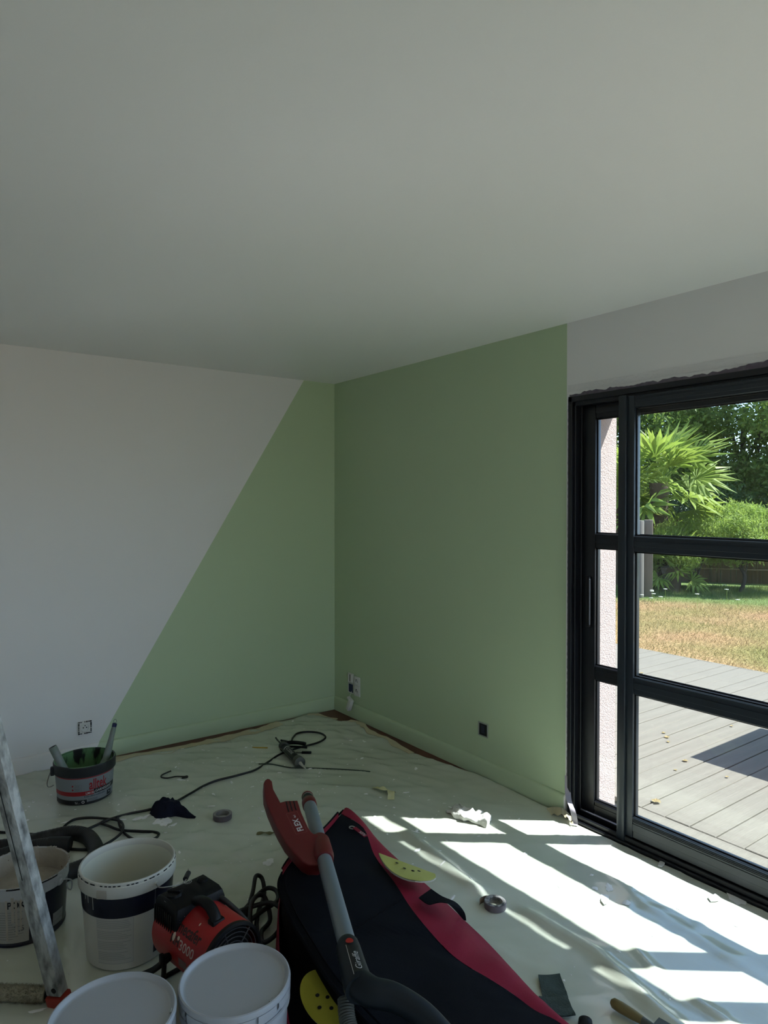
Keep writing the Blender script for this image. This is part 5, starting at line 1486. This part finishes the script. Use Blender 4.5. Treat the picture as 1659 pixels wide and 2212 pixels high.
# dry leaves on the boards
M_dleaf = mat('dry brown leaf', (.26, .17, .07), .8, var=(20, .6, (.34, .27, .12)), translucent=.2)
lf_me = None
rd = random.Random(12)
for (x, y, s, lb_) in ((1.286, -2.115, .05, 'dry brown leaf at the pointed corner of the table shadow on the deck'), (1.60, -1.80, .055, 'largest dry leaf of the three close together on the deck boards'),
                       (1.66, -1.74, .04, 'small dry leaf touching the cluster of three on the deck'), (1.52, -1.86, .035, 'smallest dry leaf of the three close together on the deck'),
                       (3.05, -0.66, .06, 'lone dry leaf lying near the lawn edge of the deck'), (1.10, -2.16, .03, 'tiny dry leaf between the house wall and the table shadow'),
                       (0.60, -2.34, .07, 'large dry leaf by the foot of the pink roughcast wall'), (1.05, -2.92, .05, 'dry leaf lying in the sun in front of the sliding door'),
                       (2.2, -1.95, .035, 'dry leaf on the sunny boards past the table shadow'), (1.25, -2.40, .03, 'tiny dry leaf lying inside the table shadow')):
    s *= .62
    m = MB()
    pts = [(0, -.5), (.22, -.35), (.42, -.15), (.30, 0), (.46, .2), (.22, .22), (0, .52), (-.22, .22), (-.44, .18), (-.30, 0), (-.42, -.2), (-.2, -.34)]
    vs_ = [V(a * s * 1.3, b * s * 1.3, s * .45 * (a * a + .3 * b * b) + .004 + s * .15 * rd.random()) for a, b in pts] + [V(0, 0, .004)]
    m.add(vs_, [(i, (i + 1) % 12, 12) for i in range(12)])
    o = m.build('dry_leaf', M_dleaf, smooth=False)
    o.location = (x, y, -.049); o.rotation_euler = (0, 0, rd.uniform(0, 6))
    tag(o, lb_, 'leaf', 'dry leaves on the deck')

# unseen table, added out of view to cast a shadow on the boards
M_teak = mat('grey teak', (.17, .14, .11), .7)
gt = thing('shadow_table', 'slatted teak table added out of view to shade the deck', 'table', (2.25, -3.0, -.05))
for k in range(8):
    MB().bbox((1.79 + k * .118, -3.65, .635), (1.79 + k * .118 + .116, -2.42, .66), .003, 1).build('slat', M_teak, gt, angle=30, world=True)
for (x, y) in ((1.84, -2.50), (2.66, -2.50), (1.84, -3.58), (2.66, -3.58)):
    MB().bbox((x - .03, y - .03, -.048), (x + .03, y + .03, .635), .004, 1).build('leg', M_teak, gt, angle=30, world=True)
MB().bbox((1.82, -3.60, .58), (2.68, -2.48, .634), .003, 1).build('apron', M_teak, gt, angle=30, world=True)

# ---- leaves
def leaf_mat(name, c1, c2, tr=.45):
    return mat(name, c1, .5, spec=.35, var=(1.6, .5, c2), translucent=tr)
def cloud(blobs, n, size, seed, aspect=.45, hang=.0, hollow=.35):
    """n separate folded leaves spread through ellipsoids (cx, cy, cz, rx, ry, rz)"""
    r = np.random.RandomState(seed)
    wts = np.array([b[3] * b[4] * b[5] for b in blobs]) ** .75; wts /= wts.sum()
    idx = r.choice(len(blobs), n, p=wts)
    B = np.array(blobs)[idx]
    d = r.normal(size=(n, 3)); d /= np.linalg.norm(d, axis=1)[:, None]
    rad = hollow + (1 - hollow) * r.rand(n) ** .45
    c = B[:, :3] + d * rad[:, None] * B[:, 3:6] * (1 + .12 * r.normal(size=(n, 1)))
    ax = r.normal(size=(n, 3)); ax[:, 2] -= hang; ax /= np.linalg.norm(ax, axis=1)[:, None]
    sd = np.cross(ax, r.normal(size=(n, 3))); sd /= np.linalg.norm(sd, axis=1)[:, None]
    nr = np.cross(ax, sd)
    L = size * (.6 + .8 * r.rand(n))[:, None]; Wd = L * aspect
    P = np.stack([c, c + ax * L * .5 + sd * Wd * .5 + nr * Wd * .15, c + ax * L, c + ax * L * .5 - sd * Wd * .5 + nr * Wd * .15], 1).reshape(-1, 3)
    return P
def leaf_obj(name, P, material, parent):
    n = len(P) // 4
    me = bpy.data.meshes.new(name)
    f = np.arange(n * 4).reshape(n, 4)
    tri = np.concatenate([f[:, [0, 1, 2]], f[:, [0, 2, 3]]])
    M = np.array(PM[parent.name].inverted())
    P = P @ M[:3, :3].T + M[:3, 3]
    me.from_pydata(P.tolist(), [], tri.tolist())
    me.materials.append(material)
    o = bpy.data.objects.new(name, me); COL.objects.link(o); o.parent = parent
    return o
M_bark = mat('dark bark', (.045, .036, .026), .9, bump=(25, .8))
M_lA = leaf_mat('broad leaf green', (.095, .160, .024), (.205, .275, .055), .5)
M_lB = leaf_mat('dark evergreen leaf', (.045, .090, .026), (.090, .145, .040), .35)
M_lC = leaf_mat('bright yellow green leaf', (.215, .325, .05), (.33, .39, .10), .5)
def tree(name, label, base, height, blobs, n, size, m, seed, trunk_r=.12, limbs=(), **kw):
    o = thing(name, label, 'tree' if 'tree' in name else 'shrub', tuple(base), 0, 'trees and shrubs along the garden fence')
    tr = MB()
    top = Vector(base) + V(.1, .15, height)
    pts = catmull([base, Vector(base) + V(.08, -.05, height * .35), Vector(base) + V(-.06, .1, height * .7), top], 5)
    tr.tube(pts, [trunk_r * (1 - .6 * k / (len(pts) - 1)) for k in range(len(pts))], 10)
    for i, b in enumerate(blobs[:10]):
        q = pts[min(len(pts) - 1, 5 + i % 9)]
        e = Vector(b[:3])
        tr.tube(catmull([q, q.lerp(e, .5) + V(0, 0, .15), e], 4), [.38 * trunk_r * (1 - .75 * k / 8) for k in range(9)], 7)
    tr.build('trunk', M_bark, o, world=True)
    leaf_obj('foliage', cloud(blobs, n, size, seed, **kw), m, o)
    return o
def rb(c, spread, r, n, seed, flat=1.0):
    q = random.Random(seed)
    out = []
    for k in range(n):
        out.append((c.x + q.uniform(-spread[0], spread[0]), c.y + q.uniform(-spread[1], spread[1]), c.z + q.uniform(-spread[2], spread[2]), r * q.uniform(.6, 1.3), r * q.uniform(.6, 1.3), r * q.uniform(.5, 1.0) * flat))
    return out
gz = V(0, 0, -.16)
for k, (px, D, h_) in enumerate(((1300, 23, 2.9), (1420, 23, 3.0), (1540, 23, 3.2), (1660, 22.5, 3.2), (1790, 22, 3.4))):
    c = lin(px, D)
    tree('conifer_tree', ('dark conifer at the row end past the house wall', 'dark conifer rising behind the large fan palm', 'dark conifer behind the gap between palm and tall tree', 'dark conifer behind the trunk of the tall broadleaf tree', 'dark conifer at the row end behind the spreading tree')[k], c + gz, h_ * .8, rb(c + V(0, 0, h_ * .5), (1.0, 1.0, h_ * .42), .85, 14, 70 + k), 7000, .15, M_lB, 80 + k, .1)
tA = lin(1615, 18.0)
tree('broadleaf_tree', 'tall broadleaf tree with dark trunk behind the bright feathery shrub', tA + gz, 4.2, rb(tA + V(0, 0, 4.3), (2.3, 2.3, 2.5), 0.95, 38, 3) + rb(tA + V(0, 0, 3.0), (2.6, 2.6, 1.0), .8, 22, 4), 62000, .115, M_lA, 11, .12)
tB = lin(1425, 18.5)
tree('broadleaf_tree', 'leafy tree with open crown and sky gaps above the fan palm', tB + gz, 4.0, rb(tB + V(0, 0, 5.0), (1.7, 1.7, 2.2), .85, 20, 5), 22000, .115, M_lA, 12, .09)
tC = lin(1860, 17.0)
tree('broadleaf_tree', 'spreading tree at the far corner of the garden fence', tC + gz, 4.2, rb(tC + V(0, 0, 4.4), (2.0, 2.0, 2.2), 1.1, 20, 8), 12000, .18, M_lA, 13, .16)
tD = lin(1230, 19.0)
tree('broadleaf_tree', 'tree standing further along the fence past the wall corner', tD + gz, 4.2, rb(tD + V(0, 0, 4.6), (1.8, 1.8, 2.2), 1.0, 14, 9), 4500, .20, M_lA, 14, .14)
for k, (px, D, h_) in enumerate(((1340, 16.6, 1.5), (1480, 16.4, 1.7), (1600, 16.2, 1.8), (1720, 16.0, 2.2), (1900, 15.2, 2.4), (1200, 17.0, 2.0))):
    c = lin(px, D)
    tree('evergreen_shrub', ('dark evergreen shrub behind the reed fence, beside the slender tree', 'dark evergreen shrub behind the fan palm and fence', 'dark evergreen shrub under the tall broadleaf tree', 'broad evergreen shrub at the reed fence corner', 'evergreen shrub growing past the corner of the fence', 'evergreen shrub growing past the house wall')[k], c + gz, h_ * .8,
         rb(c + V(0, 0, h_ * .55), (1.0, 1.0, h_ * .42), .62, 11, 30 + k), 6500, .10, M_lB, 40 + k, .06)
for k, (px, D, h_) in enumerate(((1600, 13.2, 1.35), (1500, 13.4, 0.95), (1700, 13.1, 1.4))):
    c = lin(px, D)
    tree('feathery_shrub', ('bright green feathery shrub in front of the tall tree', 'low feathery green shrub next to the fan palm', 'bright green feathery shrub further along the fence')[k], c + gz, h_ * .7,
         rb(c + V(0, 0, h_ * .72), (.75, .75, h_ * .30), .34, 18, 50 + k), 17000, .085, M_lC, 60 + k, .04, aspect=.22, hang=-.9, hollow=.1)

# ---- fan palms
M_palm = leaf_mat('palm green', (.16, .26, .04), (.30, .36, .07), .45)
M_fib = mat('brown palm fibre', (.07, .05, .028), .95, bump=(40, .8))
def frond_mesh(L, seed):
    """fan leaf: stalk along +x, then a fan of narrow blades"""
    r = random.Random(seed)
    m = MB()
    st_ = .55 * L
    m.tube([V(0, 0, 0), V(st_ * .5, 0, .02 * L), V(st_, 0, 0)], [.012, .009, .006], 5)
    n_ = 22
    for k in range(n_):
        a = math.radians(-105 + 210 * k / (n_ - 1))
        l_ = L * .62 * (1 - .25 * (abs(a) / 1.9) ** 2) * r.uniform(.85, 1.1)
        d = V(math.cos(a), math.sin(a), .10 * math.cos(k * PI)); s = V(-math.sin(a), math.cos(a), 0) * .040
        b = V(st_, 0, 0); mid = b + d * l_ * .55 + V(0, 0, .03 * L * math.cos(k * PI)); tip = b + d * l_ + V(0, 0, -.16 * l_ * r.uniform(.4, 1.4))
        m.add([b, mid + s, tip, mid - s, mid + V(0, 0, .014)], [(0, 1, 4), (0, 4, 3), (1, 2, 4), (4, 2, 3)])
    return m
fr_me = [frond_mesh(1.0, s) for s in (1, 2, 3)]
def palm(label, base, h_, L, n, seed, droop=0.0):
    o = thing('fan_palm', label, 'palm', tuple(base))
    tr = MB().tube([V(0, 0, 0), V(.03, 0, h_ * .5), V(0, .02, h_)], [.17, .15, .19], 14)
    tr.fn(lambda p: p * 1.0 + V(noise.noise(p * 14), noise.noise(p * 15 + V(4, 4, 4)), 0) * .03)
    tr.build('trunk', M_fib, o)
    r = random.Random(seed)
    mes = []
    for q in fr_me:
        me = bpy.data.meshes.new('frond'); me.from_pydata([tuple(v) for v in q.v], [], q.f); me.materials.append(M_palm); mes.append(me)
    for k in range(n):
        f_ = bpy.data.objects.new('frond', mes[k % 3]); COL.objects.link(f_); f_.parent = o
        t = (k + .5) / n
        el = math.radians(72 - 105 * t - droop)
        az = k * 2.39996 + r.uniform(-.3, .3)
        f_.location = (0, 0, h_ - .25 * t * .6)
        f_.rotation_euler = (r.uniform(-.8, .8), -el, az)
        s = L * r.uniform(.85, 1.15)
        f_.scale = (s, s, s)
    return o
palm('large fan palm with arching bright fronds by the wooden posts', lin(1425, 14.0) + V(0, 0, -.16), 2.15, 1.3, 19, 3)
palm('low fan palm seedling at the foot of the large palm', lin(1452, 13.3) + V(0, 0, -.16), .5, .75, 12, 5)
palm('young fan palm beside the pink house wall', lin(1335, 14.6) + V(0, 0, -.16), 1.75, .95, 22, 7)

# ---- wooden posts, reed fence
M_post = mat('pale weathered post', (.17, .135, .10), .85, var=(4, .6, (.12, .10, .075)), aniso=(6, 6, .6))
M_post2 = mat('grey timber post', (.145, .13, .11), .85, var=(4, .6, (.11, .10, .088)), aniso=(6, 6, .6))
pc = lin(1401, 12.6)
po = MB().bbox((-.075, -.075, -.17), (.075, .075, 1.27), .012, 2).build('fence_post', M_post, angle=30)
po.location = (pc.x, pc.y, 0); po.rotation_euler = (0, 0, .62); tag(po, 'pale square timber post with brown grain at the lawn edge', 'post')
pc = lin(1381, 12.5)
po = MB().lathe([(.0001, -.17), (.085, -.17), (.085, 1.24), (.078, 1.26), (.0001, 1.265)], 20).build('fence_post', M_post2, angle=40)
po.location = (pc.x, pc.y, 0); tag(po, 'round grey timber post standing against the square post', 'post')
M_reed = mat('brown reeds', (.14, .09, .05), .9, var=(7, .7, (.28, .20, .11)), aniso=(1, 1, .15))
fa, fb_ = lin(1120, 16.2), lin(2000, 13.6)
fence = thing('reed_fence', 'brown reed screen fence along the far side of the lawn', 'fence', (fa.x, fa.y, -.16))
rd = random.Random(31)
N_ = 1500
rm = MB()
for k in range(N_):
    p = fa.lerp(fb_, k / N_) + V(rd.uniform(-.03, .03), rd.uniform(-.03, .03), 0)
    h_ = 1.15 + .12 * rd.random()
    w_ = .0055 + .003 * rd.random(); l_ = V(rd.uniform(-.02, .02), rd.uniform(-.02, .02), 0)
    a, b = p + V(0, 0, -.16), p + l_ + V(0, 0, h_)
    rm.add([a + V(w_, 0, 0), a + V(-w_ * .5, w_, 0), a + V(-w_ * .5, -w_, 0), b + V(w_, 0, 0), b + V(-w_ * .5, w_, 0), b + V(-w_ * .5, -w_, 0)], [(0, 1, 4, 3), (1, 2, 5, 4), (2, 0, 3, 5)])
rm.build('reeds', M_reed, fence, smooth=False, world=True)['kind'] = 'stuff'
for z in (.15, .6, 1.0):
    MB().tube([fa + V(-.05, -.05, z), fb_ + V(-.05, -.05, z)], .012, 6).build('fence_wire', M_reed, fence, world=True)
for k in range(7):
    p = fa.lerp(fb_, k / 6) + V(.10, .06, 0)
    MB().tube([p + V(0, 0, -.16), p + V(0, 0, 1.2)], .035, 8).build('post', M_post2, fence, world=True)

# ---- grass blades and wild flowers
M_blade = mat('straw and green grass blades', (.36, .23, .13), .9, spec=.1, var=(.8, .4, (.19, .18, .06)), translucent=.25)
r = np.random.RandomState(5)
n_ = 150000
D_ = 6.0 + 8.0 * r.rand(n_) ** .8; px_ = 1000 + 1500 * r.rand(n_); k_ = (px_ - 829.5) / 1472
X = -2.798 + D_ * (.5925 + .8056 * k_); Y = -4.446 + D_ * (.8056 - .5925 * k_)
ok = X > 4.08; X, Y = X[ok], Y[ok]; n_ = len(X)
a_ = r.rand(n_) * 6.28; h_ = .015 + .04 * r.rand(n_) ** 2
h_ = np.where(X + .67 * Y > 10.8, h_ * 2.2, h_)
w_ = .002 + .002 * r.rand(n_)
lx, ly = (r.rand(n_) - .5) * .08, (r.rand(n_) - .5) * .08
P = np.zeros((n_, 3, 3))
P[:, 0] = np.stack([X + w_ * np.cos(a_), Y + w_ * np.sin(a_), np.full(n_, -.157)], 1)
P[:, 1] = np.stack([X - w_ * np.cos(a_), Y - w_ * np.sin(a_), np.full(n_, -.157)], 1)
P[:, 2] = np.stack([X + lx, Y + ly, -.157 + h_], 1)
M_blade2 = mat('green grass blades', (.125, .19, .05), .9, spec=.1, var=(1.5, .4, (.22, .22, .08)), translucent=.3)
belt = (X + .67 * Y) > 9.75
for (sel, m_, lb) in ((~belt, M_blade, 'dry straw coloured grass blades on the lawn beyond the deck'), (belt, M_blade2, 'greener grass growing along the foot of the garden fence')):
    Q = P[sel].reshape(-1, 3)
    me = bpy.data.meshes.new('grass'); me.from_pydata(Q.tolist(), [], np.arange(len(Q)).reshape(-1, 3).tolist()); me.materials.append(m_)
    go = bpy.data.objects.new('grass', me); COL.objects.link(go)
    tag(go, lb, 'grass', kind='stuff')
M_umb = mat('white umbel', (.55, .55, .48), .8, translucent=.3)
rd = random.Random(77)
for k in range(16):
    px, D = rd.uniform(1345, 1640), rd.uniform(11.0, 13.2)
    if k < 7: px = rd.uniform(1372, 1440); D = rd.uniform(11.6, 12.4)
    c = lin(px, D); h_ = rd.uniform(.06, .24)
    o = thing('wild_flower', 'white flat headed wild flower in the grass before the fence', 'flower', (c.x, c.y, -.156), 0, 'white wild flowers along the lawn edge')
    MB().tube([V(0, 0, 0), V(.01, .01, h_)], .003, 5).build('stem', M_lC, o)
    hd_ = MB()
    for j in range(9):
        a = j * 2.4; q = .035 * math.sqrt(j / 9)
        hd_.lathe([(.011, 0), (.008, .006), (.0001, .008)], 6, Matrix.Translation(V(.01 + q * math.cos(a), .01 + q * math.sin(a), h_ - .1 * q)))
    hd_.build('umbel', M_umb, o)
